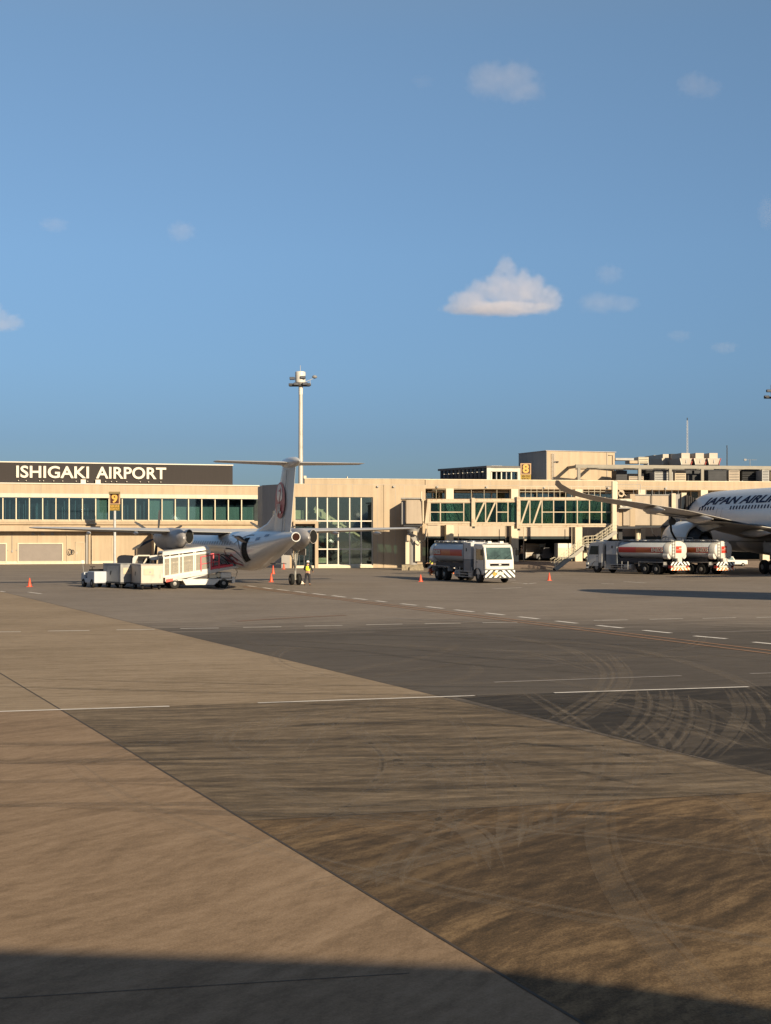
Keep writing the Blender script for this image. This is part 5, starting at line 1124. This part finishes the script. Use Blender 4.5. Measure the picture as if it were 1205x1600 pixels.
MB().bx(rx(360.5),rx(365.5),-.05,1.9,rz_(912),rz_(902)).build('front_bumper', WHITE, rv, bevel=.04)
g = MB().bar((rx(366),0,rz_(905)),(rx(369),.0,rz_(893)),.05).bar((rx(369),0,rz_(893)),(rx(366),0,rz_(890)),.05).bar((rx(356),0,rz_(913)),(rx(358),0,rz_(918)),.04); g.build('support_leg', RUSTY, rv)
for x_ in (275.3, 348.3):
    for y_ in (.12, 1.72): wheel(rv, rx(x_), y_, .34, .24)
# sloping deck
sl = lambda px: rz_(901.5-(px-262)*.160)
MB().hexa([(rx(261),-.05,sl(261)-.28),(rx(330),-.05,sl(330)-.22),(rx(330),1.9,sl(330)-.22),(rx(261),1.9,sl(261)-.28)], [(rx(261),-.05,sl(261)),(rx(330),-.05,sl(330)),(rx(330),1.9,sl(330)),(rx(261),1.9,sl(261))]).build('lower_ramp', WHITEG, rv)
MB().hexa([(rx(330),.0,sl(330)-.20),(rx(388),.0,sl(388)-.13),(rx(388),1.7,sl(388)-.13),(rx(330),1.7,sl(330)-.20)], [(rx(330),.0,sl(330)),(rx(388),.0,sl(388)),(rx(388),1.7,sl(388)),(rx(330),1.7,sl(330))]).build('upper_ramp', mat('ramp_grey_white', (.50,.48,.45), .5, var=.1), rv)
MB().hexa([(rx(262),-.08,sl(262)-.34),(rx(272),-.08,sl(272)-.32),(rx(272),-.05,sl(272)-.32),(rx(262),-.05,sl(262)-.34)], [(rx(262),-.08,sl(262)-.14),(rx(272),-.08,sl(272)-.14),(rx(272),-.05,sl(272)-.14),(rx(262),-.05,sl(262)-.14)]).build('red_marker', RED, rv)
MB().bar((rx(294),.1,rz_(905)),(rx(342),.1,rz_(892)),.12,.1).bar((rx(294),1.6,rz_(905)),(rx(342),1.6,rz_(892)),.12,.1).build('lift_arm', LGREY, rv)
# canopy: curved roof and framed glass sides
def cring(px, top, bot, nseg=8):
    zt, zb_ = rz_(top), rz_(bot); r_ = .28; pts = []
    for k in range(nseg+1): a = pi/2*k/nseg; pts.append((rx(px), -.02+r_-r_*cos(a), zt-r_+r_*sin(a)))
    for k in range(nseg+1): a = pi/2*k/nseg; pts.append((rx(px), 1.87-r_+r_*sin(a), zt-r_+r_*cos(a)))
    return pts
cn = MB().loft([cring(257,863.5,898), cring(258,861.5,898), cring(324,852.8,889), cring(327,855.5,889)], cap=False, closed=False)
cn.build('canopy_roof', WHITE, rv, smooth=True)
def csd(mb, px, y, wdt, up=0): 
    t_ = (px-258)/68; mb.bx(rx(px)-wdt/2, rx(px)+wdt/2, y-.02, y+.03, sl(px), rz_(863+6-t_*9.2+up))
gl_ = MB()
for y in (.0, 1.84):
    g = MB()
    for px in (259,268,281.5,287,303,305.5,327.3): csd(g, px, y, .09)
    g.bar((rx(258),y,sl(258)+.06),(rx(328),y,sl(328)+.06),.06,.12); g.bar((rx(258),y,rz_(872)),(rx(328),y,rz_(862.5)),.06,.14)
    fr = g.build('canopy_frame', WHITE, rv)
    MB().hexa([(rx(259),y+.005,sl(259)),(rx(327),y+.005,sl(327)),(rx(327),y+.015,sl(327)),(rx(259),y+.015,sl(259))], [(rx(259),y+.005,rz_(870)),(rx(327),y+.005,rz_(861)),(rx(327),y+.015,rz_(861)),(rx(259),y+.015,rz_(870))]).build('canopy_glass', CANG, fr)
g = MB()
for k in range(6): px = 264+k*10; g.bar((rx(px),.9,sl(px)),(rx(px),.9,sl(px)+.95),.03)
g.bar((rx(262),.9,sl(262)+.95),(rx(326),.9,sl(326)+.95),.05); g.bar((rx(262),.9,sl(262)+.5),(rx(326),.9,sl(326)+.5),.04); g.build('inner_handrail', WHITEF, rv)
for y in (.0, 1.7):
    g = MB()
    for px in (314,329,341): g.bar((rx(px),y,sl(px)),(rx(px),y,sl(px)+1.02),.08)
    g.bar((rx(314),y,sl(314)+1.0),(rx(341),y,sl(341)+1.0),.06); g.bar((rx(314),y,sl(314)+.5),(rx(341),y,sl(341)+.5),.05)
    g.bar((rx(329),y,sl(329)+.1),(rx(362),y,sl(362)+.1),.07,.14)
    g.build('red_railing', PINK, rv)
for y in (.0, 1.7): MB().tube([(rx(344),y,sl(344)+.95),(rx(352),y,sl(352)+.8),(rx(360),y,sl(360)+.45),(rx(366),y,sl(366)+.05)], .035).tube([(rx(342),y,sl(342)+.6),(rx(350),y,sl(350)+.45),(rx(355),y,sl(355)+.1)], .03).build('dark_handrail', DGREY, rv)

# ================================================================== BAGGAGE TRAIN
def box_cart(lab, x, y, rz, m1, L=2.6, W=1.5):
    o = thing('baggage_cart', lab, 'baggage cart', (x,y,0), rz, 'covered baggage carts')
    MB().bx(-L/2,L/2,-W/2,W/2,.42,1.62).build('box_body', m1, o, bevel=.03)
    MB().bx(-L/2-.06,L/2+.06,-W/2-.05,W/2+.05,.34,.42).build('base_frame', DGREY, o)
    MB().bx(-L/2-.02,L/2+.02,-W/2-.02,W/2+.02,1.62,1.68).build('lid', m1, o, bevel=.02)
    for s in (1,-1):
        g = MB().bx(-L/2+.1,-L/2+.13,s*W/2-.01,s*W/2+.012,.5,1.55).bx(L/2-.13,L/2-.1,s*W/2-.01,s*W/2+.012,.5,1.55)
        g.build('door_seam', DGREY, o)
        g = MB(); g.add([(.18,s*(W/2+.008),1.2),(.30,s*(W/2+.008),.98),(.20,s*(W/2+.008),.85),(.10,s*(W/2+.008),.98),(.02,s*(W/2+.008),1.15)], [(0,1,2,3,4)]); g.build('emblem', DGREY, o)
    MB().bx(-L/2-.03,-L/2,-.1,.55,.98,1.4).build('document_panel', CREAMW, o); MB().bx(-L/2-.035,-L/2-.03,.08,.2,1.1,1.22).bx(-L/2-.035,-L/2-.03,-.55,-.52,.75,1.0).build('sticker', GREY, o)
    for sx_ in (-1,1):
        for sy in (-1,1): wheel(o, sx_*L*.36, sy*W*.38, .18, .12)
    MB().bar((L/2,0,.36),(L/2+.6,0,.3),.06).bar((-L/2,0,.36),(-L/2-.2,0,.34),.1).build('drawbar', DGREY, o)
    return o
CG = mat('cart_aluminium', (.36,.31,.265), .5, .1, var=.08, grime=(.24,.205,.175), scale=1.6)
q = G(225, 921.5); box_cart('pale aluminium baggage cart with its lit end toward the camera, rearmost of the train', q.x, q.y+1.2, R(90+24), CG, 2.7, 1.5)
CG2 = mat('cart_grey_worn', (.25,.245,.245), .5, .1, var=.1, grime=(.16,.155,.155), scale=1.8)
q = G(185, 919.5); box_cart('darker grey baggage cart in the middle of the train, between tug and pale cart', q.x, q.y+1.1, R(90+38), CG2, 2.6, 1.45)
q = XY(205, 94); o = thing('belt_loader', 'low loader with dark rounded cover and white arched frame behind the baggage carts', 'belt loader', (q.x, q.y, 0), R(2))
lx = lambda px: (px-205)/22.7; lz = lambda py: (917.8-py)/22.7
MB().bx(lx(180),lx(258),0,1.6,.35,lz(888)).build('chassis', GREY, o, bevel=.05)
MB().prism([(lx(183),lz(888)),(lx(183),lz(872)),(lx(185),lz(869)),(lx(189),lz(867.5)),(lx(203),lz(868.5)),(lx(206),lz(873)),(lx(206),lz(888))], 0, 1.6).build('rounded_cover', mat('cover_navy', (.018,.02,.028), .85, spec=.1), o, bevel=.05)
MB().prism([(lx(206.5),lz(885)),(lx(207.5),lz(872)),(lx(211),lz(868)),(lx(217),lz(867.5)),(lx(213),lz(876)),(lx(210),lz(885))], -.1, .3).prism([(lx(233),lz(868)),(lx(247),lz(867)),(lx(247),lz(875)),(lx(237),lz(875.5)),(lx(234),lz(873))], -.1, 1.5).bx(lx(248.5),lx(258),-.1,1.5,lz(881),lz(866)).build('arched_panel', WHITE, o, bevel=.03)
MB().bar((lx(216),0,lz(868)),(lx(234),0,lz(868)),.09).bar((lx(209),0,lz(885)),(lx(209),0,lz(870)),.06).bar((lx(249),-.15,lz(886)),(lx(249),-.15,lz(864)),.08).bar((lx(222),.3,lz(884)),(lx(229),.3,lz(872)),.1).build('frame_tube', WHITEF, o)
MB().bx(lx(222),lx(231),.3,1.0,lz(885),lz(873)).build('driver_seat', INK, o, bevel=.05)
MB().bx(lx(240),lx(260),-.3,0,lz(890),lz(884)).build('bright_panel', CREAM2, o)
for x_ in (186, 250):
    for y_ in (.1,1.5): wheel(o, lx(x_), y_, .3, .2)
q = G(150, 918); o = thing('tow_tractor', 'small white tow tractor at the head of the baggage train', 'tow tractor', (q.x-.1, q.y+.6, 0), R(122))
MB().prism([(-1.3,.32),(1.25,.32),(1.35,.55),(1.3,.95),(.75,1.05),(.7,.62),(.15,.62),(.05,1.12),(-1.3,1.12)], -.62, .62).build('body', mat('tug_white', (.40,.42,.46), .4), o, bevel=.04)
MB().bx(-.15,.1,-.5,.5,.62,1.25).bx(.1,.6,-.5,.5,.6,.75).build('seat', INK, o, bevel=.04)
MB().bar((.75,.1,1.0),(.5,.1,1.35),.04).lathe([(.16,0),(.2,.02),(.16,.04)], 14, (.45,.1,1.38)).build('steering_wheel', INK, o)
MB().tube([(1.0,.55,1.0),(1.05,.6,1.65)], .02).build('mirror_post', GREY, o); MB().bx(1.02,1.08,.48,.72,1.6,1.85).build('mirror', WHITE, o, bevel=.03)
MB().bx(1.34,1.38,-.5,-.3,.65,.8).bx(1.34,1.38,.3,.5,.65,.8).build('headlight', WHITEF, o)
for x_ in (-.85,.85):
    for y_ in (-.56,.56): wheel(o, x_, y_, .3, .2)
q = G(163, 905); o = thing('marker_posts', 'pair of thin cream posts standing behind the tow tractor', 'posts', (q.x, q.y, 0), 0)
for d in (0,.2): MB().tube([(d,0,0),(d,0,1.35)], .03).build('post', CREAM2, o)
MB().bx(-.15,.35,-.15,.15,0,.08).build('foot', DGREY, o)

# ================================================================== CONES, CHOCKS
def cone(px, py, lab, h=.62, first=[None]):
    q = G(px, py); o = thing('traffic_cone', lab, 'traffic cone', (q.x, q.y, 0), 0, 'orange traffic cones on the apron')
    MB().bx(-.19,.19,-.19,.19,0,.035).build('foot', CONE, o, bevel=.01)
    c = MB().lathe([(.145,.035),(.03,h),(.02,h+.01)], 16).build('cone_body', CONE, o, smooth=True)
    MB().lathe([(.098,h*.42),(.066,h*.68)], 16).build('white_band', WHITEF, c, smooth=True)
cone(46.5, 917, 'orange and white cone alone on the asphalt at the far left')
cone(424, 909.5, 'orange cone under the aircraft tail, nearer of two', .66)
cone(427, 897, 'orange cone behind another below the aircraft tail', .8)
cone(657.5, 909, 'orange cone left of the fuel tanker facing the camera', .55)
cone(858.5, 907.3, 'orange cone right of the fuel tanker facing the camera', .62)
cone(443.5, 889.5, 'tiny orange cone near the stair hall wall behind the tail', .7)
q = G(470, 912.5); o = thing('wheel_chock', 'pale wheel chock on the apron beside the twin aircraft wheels', 'wheel chock', (q.x, q.y, 0), .2)
MB().prism([(-.3,0),(.3,0),(.1,.22),(-.1,.22)], -.12, .12).build('wedge', WHITEF, o, bevel=.02); MB().bx(-.06,.06,-.2,.2,.10,.14).build('grip', YEL, o)

# ================================================================== PEOPLE
def skin(name, V, Ed, Rd, m, par, sub=1, root=0):
    me = bpy.data.meshes.new(name); me.from_pydata([tuple(v) for v in V], Ed, []); me.update()
    o = bpy.data.objects.new(name, me); COL.objects.link(o); o.parent = par
    md = o.modifiers.new('Skin', 'SKIN'); md.use_smooth_shade = True
    pass
    lay = me.skin_vertices[0].data if me.skin_vertices else None
    if lay:
        for i, r in enumerate(Rd): lay[i].radius = (r, r) if not isinstance(r, tuple) else r; lay[i].use_root = (i == root)
    s_ = o.modifiers.new('Sub', 'SUBSURF'); s_.levels = sub; s_.render_levels = sub
    me.materials.append(m); return o
def person(lab, loc, rz, larm, rarm, lleg, rleg, helmet=WHITE, vest=HIVIS, lean=0.0):
    o = thing('person', lab, 'person', loc, rz, 'ground crew')
    V = [(0,0,.96),(0,-.01+lean*.2,1.14),(0,-.01+lean*.5,1.34),(0,lean*.7,1.47),(0,-.01+lean*.8,1.54),(0,-.02+lean*.9,1.62),(0,-.02+lean,1.69)]
    Rd = [(.16,.12),(.145,.105),(.165,.115),(.065,.06),(.07,.075),(.078,.095),(.055,.065)]
    Ed = [(0,1),(1,2),(2,3),(3,4),(4,5),(5,6)]
    V.append((0,-.115+lean*.9,1.61)); Rd.append(.016); Ed.append((5,7))                      # nose
    for s in (1,-1): V.append((s*.085,.0+lean*.9,1.62)); Rd.append(.016); Ed.append((5,len(V)-1))   # ears
    arms = {}
    for s, (el, wr) in ((1, larm), (-1, rarm)):
        b = len(V); sh = (s*.195,lean*.55,1.42); V += [sh, el, wr]; Rd += [.058,.043,.030]; Ed += [(2,b),(b,b+1),(b+1,b+2)]
        el_, wr_ = Vector(el), Vector(wr); d = (wr_-el_).normalized(); pm_ = wr_+d*.075; V.append(tuple(pm_)); Rd.append((.036,.018)); Ed.append((b+2,b+3))
        sd2 = d.cross(Vector((0,0,1)) if abs(d.z) < .8 else Vector((0,1,0))).normalized(); bn = d.cross(sd2).normalized()
        for k, ln in enumerate((.055,.07,.075,.068)):
            p = pm_+sd2*(k-1.5)*.02+d*.02; q1 = p+d*ln*.6+bn*.008; q2 = p+d*ln+bn*.026; c = len(V); V += [tuple(p),tuple(q1),tuple(q2)]; Rd += [.010,.009,.007]; Ed += [(b+3,c),(c,c+1),(c+1,c+2)]
        c = len(V); p = wr_+d*.03+sd2*.03; V += [tuple(p), tuple(p+sd2*.02+d*.04+bn*.01)]; Rd += [.011,.009]; Ed += [(b+2,c),(c,c+1)]
        arms[s] = (sh, el, wr)
    for s, (kn, an, toe) in ((1, lleg), (-1, rleg)):
        b = len(V); V += [(s*.10,0,.90),kn,an,toe]; Rd += [.085,.058,.042,.032]; Ed += [(0,b),(b,b+1),(b+1,b+2),(b+2,b+3)]
    skin('body', V, Ed, Rd, SKIN, o, 2)
    # clothes
    TV = [(0,0,.98),(0,0,.92)]; TR = [(.19,.14),(.19,.14)]; TE = [(0,1)]
    for s, (kn, an, toe) in ((1, lleg), (-1, rleg)):
        b = len(TV); TV += [(s*.105,0,.84),kn,(an[0],an[1],an[2]+.03)]; TR += [.112,.083,.072]; TE += [(1,b),(b,b+1),(b+1,b+2)]
        skin('boot', [(an[0],an[1]+.03,.05),(an[0],an[1]-.05,.045),(toe[0],toe[1]-.03,.035)], [(0,1),(1,2)], [.05,.05,.04], INK, o)
    skin('trousers', TV, TE, TR, CLOTH, o, 2)
    JV = [V[0],V[1],V[2],(0,lean*.6,1.43)]; JE = [(0,1),(1,2),(2,3)]; JR = [(.18,.135),(.165,.125),(.185,.135),(.09,.08)]
    for s in (1,-1):
        sh, el, wr = arms[s]; b = len(JV); JV += [sh, el, tuple(Vector(wr)*.9+Vector(el)*.1)]; JR += [.075,.060,.045]; JE += [(2,b),(b,b+1),(b+1,b+2)]
    skin('jacket', JV, JE, JR, CLOTH, o, 2)
    if vest:
        skin('vest', [(0,-.005,1.0),V[1],V[2],(0,lean*.55,1.42)], [(0,1),(1,2),(2,3)], [(.195,.15),(.18,.14),(.198,.15),(.15,.11)], vest, o, 2)
    hz_ = 1.66; hy = -.02+lean
    h_ = MB().lathe([(.118,-.02),(.122,.02),(.108,.075),(.07,.115),(.01,.13)], 18, (0,hy,hz_)).build('helmet', helmet, o, smooth=True)
    MB().bx(-.07,.07,hy-.165,hy-.1,hz_-.015,hz_).build('brim', helmet, h_)
    MB().lathe([(.088,-.10),(.1,-.03),(.1,.0)], 14, (0,hy+.012,hz_)).build('hair', INK, o, smooth=True)
    g = MB()
    for s in (1,-1): g.lathe([(.002,-.008),(.010,0),(.002,.008)], 8, (s*.032,hy-.098,1.635), 'y')
    g.build('eyes', INK, o)
    return o
stand = (((.12,-.01,.50),(.13,.02,.09),(.14,-.12,.035)), ((-.12,.0,.50),(-.13,.03,.09),(-.15,-.11,.035)))
walk = (((.11,-.14,.52),(.13,-.20,.10),(.14,-.34,.035)), ((-.11,.06,.50),(-.13,.26,.12),(-.13,.14,.035)))
q = G(481, 914.5)
person('ground worker in dark uniform, yellow vest and white helmet beside the aircraft wheels', (q.x, q.y, 0), R(165), ((.30,-.06,1.18),(.26,-.26,1.06)), ((-.31,.0,1.16),(-.30,-.22,1.02)), ((.16,-.03,.50),(.24,.02,.09),(.27,-.12,.035)), ((-.12,-.0,.50),(-.15,.03,.09),(-.17,-.11,.035)))
q = G(674, 899)
person('worker with yellow vest half hidden behind the tail of the lone fuel tanker', (q.x, q.y, 0), R(-60), ((.30,-.06,1.18),(.20,-.28,1.12)), ((-.31,.0,1.16),(-.24,-.26,1.10)), *stand, helmet=mat('grey_helmet', (.35,.35,.35), .4))
WX = lambda px, v: (FT.o+FT.u*ut(px, v)+FT.v*v)
q = WX(815, 1.5)
person('worker in pale tan overalls standing by the second column under the bridge', (q.x, q.y, .62), R(10), ((.29,.0,1.16),(.28,-.10,.92)), ((-.29,.0,1.16),(-.28,-.08,.92)), *walk, helmet=CREAM2, vest=mat('tan_overall', (.55,.40,.24), .8))

# ================================================================== THINGS IN THE LOADING BAYS
def bay(name, lab, cat, px, v, rz=0, z=.64):
    q = WX(px, v); return thing(name, lab, cat, (q.x, q.y, z), FT.yaw+rz)
o = bay('cargo_container', 'grey ribbed cargo container in the dark bay between the second and third columns', 'container', 822, 5)
MB().bx(0,2.3,0,1.6,.35,1.95).build('shell', mat('container_tan', (.30,.25,.20), .6, grime=(.16,.14,.12)), o, bevel=.04); g = MB()
for k in range(5): g.bx(.05,2.25,-.04,0,.5+k*.3,.55+k*.3)
g.bx(-.04,.04,-.05,0,.3,2.0).bx(2.26,2.34,-.05,0,.3,2.0); g.build('rib', LGREY, o); MB().bx(-.1,2.4,0,1.6,.2,.35).build('dolly_frame', DGREY, o)
for x_ in (.3,2.0): wheel(o, x_, .2, .12, .1)
MB().bx(1.6,2.3,-.06,-.04,1.2,1.9).build('side_door', WHITEG, o)
o = bay('tow_tractor', 'dark low tow tractor in shadow next to the grey cargo container', 'tow tractor', 838, 3.2)
MB().prism([(0,.25),(2.4,.25),(2.5,.6),(2.0,.8),(1.6,1.5),(.9,1.5),(.7,.8),(0,.75)], 0, 1.3).build('body', mat('tug_dark', (.07,.07,.08), .4), o, bevel=.05)
for x_ in (.45,1.95): wheel(o, x_, .05, .28, .2)
MB().bx(1.65,1.9,-.02,1.2,.9,1.35).build('windscreen', GLD, o)
o = bay('box_trailer', 'white box trailer standing behind the foot of the outside stairs', 'trailer', 872, .4)
MB().bx(0,2.4,0,1.4,.45,2.0).build('box', WHITE, o, bevel=.03); MB().bx(0,.9,-.02,0,.5,1.5).bx(1.0,2.3,-.02,0,.5,1.5).build('side_panel', CREAM2, o); MB().bx(-.05,2.8,0,1.4,.35,.45).build('chassis', DGREY, o)
for x_ in (.6,2.3): wheel(o, x_, .1, .25, .18)
o = bay('tow_tractor', 'small white tow tractor by the third column behind the stairs', 'tow tractor', 912, .6)
MB().prism([(0,.3),(2.2,.3),(2.25,1.0),(1.5,1.1),(1.3,1.5),(.3,1.5),(0,1.1)], 0, 1.3).build('body', CREAM2, o, bevel=.05); MB().bx(.4,1.2,-.02,0,.7,1.3).build('cab_opening', DGREY, o)
for x_ in (.45,1.75): wheel(o, x_, .05, .28, .2)
q = G(1141, 880); o = thing('pickup_truck', 'small white service pickup seen between the fuel tankers and the jet wheels', 'pickup', (q.x-.3, 150.2, 0), FT.yaw)
o.location = ((1135-CX)/FPX*150.2, 150.2, .1); o.scale = (.7,.7,.7)
MB().prism([(0,.35),(3.6,.35),(3.6,1.0),(1.5,1.05),(1.15,1.6),(.25,1.6),(0,1.0)], 0, 1.5).build('body', WHITE, o, bevel=.05)
MB().hexa([(.3,-.02,1.05),(1.25,-.02,1.05),(1.25,.02,1.05),(.3,.02,1.05)],[(.4,-.02,1.5),(1.05,-.02,1.5),(1.05,.02,1.5),(.4,.02,1.5)]).build('side_window', GLD, o)
for x_ in (.7,2.8): wheel(o, x_, .05, .3, .2)
o = bay('lattice_trolley', 'white framed equipment trolley in the bay behind the lone fuel tanker', 'trolley', 722, 2.5)
g = MB()
for x_ in (0,1.1,2.2,3.3,4.2): g.bar((x_,0,.3),(x_,0,2.6),.08)
for z in (.3,1.5,2.2,2.6): g.bar((0,0,z),(4.2,0,z),.09)
g.bar((0,0,1.5),(1.1,0,2.6),.07).bar((2.2,0,2.6),(3.3,0,1.5),.07); g.build('frame', WHITEF, o); MB().bx(.2,4,.2,1.2,1.6,2.1).build('load', mat('load_tan', (.45,.33,.20), .7), o)
for x_ in (.4,3.8): wheel(o, x_, .3, .2, .15)
o = bay('bay_lamp', 'round white lamp hanging at the left of the open bay under the bridge', 'lamp', 820.5, 1.2, 0, zt_(820,842,1.2)); MB().lathe([(.04,.5),(.05,.1),(.2,.06),(.26,-.05),(.18,-.2),(.02,-.24)], 14).build('globe', WHITEF, o, smooth=True); MB().bx(-.1,.1,-.1,.1,.5,.56).build('ceiling_plate', GREY, o)

# ================================================================== CLOUDS
def cloud(px, py, wpx, hpx, lab, dens, lumps, Y=3600, seed=1, amp=.9):
    c = PT(px, py, Y); k = Y/FPX; W_ = wpx*k; H_ = hpx*k
    o = MB().lathe([(W_*.12,-H_*.85),(W_*.68,-H_*.6),(W_*.74,0),(W_*.55,H_*.6),(W_*.12,H_*1.0)], 24).build('cloud', WHITE); o.location = c; o.data.materials.clear()
    m = bpy.data.materials.new('cloud_vapour'); m.use_nodes = True; t = m.node_tree; t.nodes.clear(); N = t.nodes.new; L = t.links.new
    out = N('ShaderNodeOutputMaterial'); pv = N('ShaderNodeVolumePrincipled'); pv.inputs['Color'].default_value = (.97,.90,.90,1); pv.inputs['Anisotropy'].default_value = 0
    tc = N('ShaderNodeTexCoord'); acc = None
    for lx_, lz_, rx_, rz2 in lumps:
        mp = N('ShaderNodeMapping'); mp.vector_type = 'TEXTURE'; mp.inputs['Location'].default_value = (lx_*W_, (hash((lx_, seed)) % 7-3)*.02*W_, lz_*H_); mp.inputs['Scale'].default_value = (rx_*W_, rx_*W_*.8, rz2*H_); L(tc.outputs['Object'], mp.inputs[0])
        ln = N('ShaderNodeVectorMath'); ln.operation = 'LENGTH'; L(mp.outputs[0], ln.inputs[0])
        q = N('ShaderNodeMath'); q.operation = 'SUBTRACT'; q.inputs[0].default_value = 1; L(ln.outputs['Value'], q.inputs[1])
        if acc is None: acc = q.outputs[0]
        else:
            mx = N('ShaderNodeMath'); mx.operation = 'SMOOTH_MAX'; mx.inputs[2].default_value = .15; L(acc, mx.inputs[0]); L(q.outputs[0], mx.inputs[1]); acc = mx.outputs[0]
    n = N('ShaderNodeTexNoise'); n.inputs['Scale'].default_value = (11 if hpx > 80 else 6)/W_; n.inputs['Detail'].default_value = 7; n.inputs['Roughness'].default_value = .62; L(tc.outputs['Object'], n.inputs['Vector'])
    a = N('ShaderNodeMath'); a.operation = 'MULTIPLY_ADD'; a.inputs[1].default_value = amp*1.6; L(n.outputs['Fac'], a.inputs[0]); 
    b = N('ShaderNodeMath'); b.operation = 'SUBTRACT'; b.inputs[1].default_value = amp*.8; L(acc, b.inputs[0]); L(b.outputs[0], a.inputs[2])
    mr = N('ShaderNodeMapRange'); mr.interpolation_type = 'SMOOTHSTEP'; mr.inputs[1].default_value = .0; mr.inputs[2].default_value = .42; mr.inputs[3].default_value = 0; mr.inputs[4].default_value = dens
    L(a.outputs[0], mr.inputs[0]); L(mr.outputs[0], pv.inputs['Density']); L(pv.outputs[0], out.inputs['Volume'])
    o.data.materials.append(m)
    tag(o, lab, 'cloud', 'small clouds in the evening sky'); return o
cloud(787, 452, 180, 90, 'largest cloud, white puffy top over a flat grey base, right of centre', .008,
      [(-.30,-.22,.20,.24),(-.20,-.06,.15,.26),(-.06,-.02,.17,.30),(.10,-.06,.20,.36),(.26,-.04,.17,.32),(.37,-.22,.17,.22),(-.40,-.30,.13,.14),(-.02,.20,.11,.24),(.01,.40,.085,.20),(.06,.28,.09,.2),(.17,.16,.12,.24),(.28,.10,.11,.2),(.40,-.06,.09,.14),(.02,-.36,.46,.10),(-.14,-.32,.42,.11),(-.44,-.18,.06,.10)], seed=5, amp=.85)
cloud(8, 497, 64, 44, 'pale cloud cut off by the left edge', .005, [(-.2,.05,.35,.5),(.15,-.15,.35,.35),(-.1,-.2,.5,.3)], seed=2, amp=.85)
cloud(790, 126, 112, 62, 'faint pinkish cloud high in the sky, upper right', .0019, [(-.2,.05,.4,.5),(.1,.05,.4,.5),(.2,-.2,.4,.35)], seed=3, amp=.9)
cloud(1092, 136, 70, 44, 'very faint cloud high near the right edge', .0013, [(-.1,.1,.45,.5),(.2,-.1,.35,.4)], seed=4, amp=.9)
cloud(950, 474, 86, 36, 'thin grey cloud just right of the large cloud', .0018, [(-.15,0,.45,.5),(.25,-.05,.35,.4)], seed=6, amp=.9)
cloud(953, 428, 50, 36, 'small thin grey wisp above the thin cloud right of the large one', .0017, [(0,0,.5,.5)], seed=7, amp=.9)
cloud(85, 352, 52, 22, 'tiny pinkish wisp in the left part of the sky', .0018, [(0,0,.5,.6)], seed=8, amp=.85)
cloud(1132, 543, 48, 18, 'small dark wisp low in the sky on the right', .0018, [(0,0,.5,.6)], seed=9, amp=.85)
cloud(1200, 332, 36, 50, 'faint cloud cut by the right edge, high up', .0018, [(0,0,.5,.6)], seed=10, amp=.85)
cloud(660, 128, 40, 20, 'barely visible wisp left of the faint high cloud', .0007, [(0,0,.5,.6)], seed=11, amp=.85)
cloud(1062, 524, 44, 18, 'faint dark wisp lower right of the thin grey cloud', .0014, [(0,0,.5,.6)], seed=12, amp=.85)
cloud(284, 362, 50, 30, 'faint rounded wisp right of the tiny pinkish one', .0025, [(0,0,.5,.6)], seed=13, amp=.85)
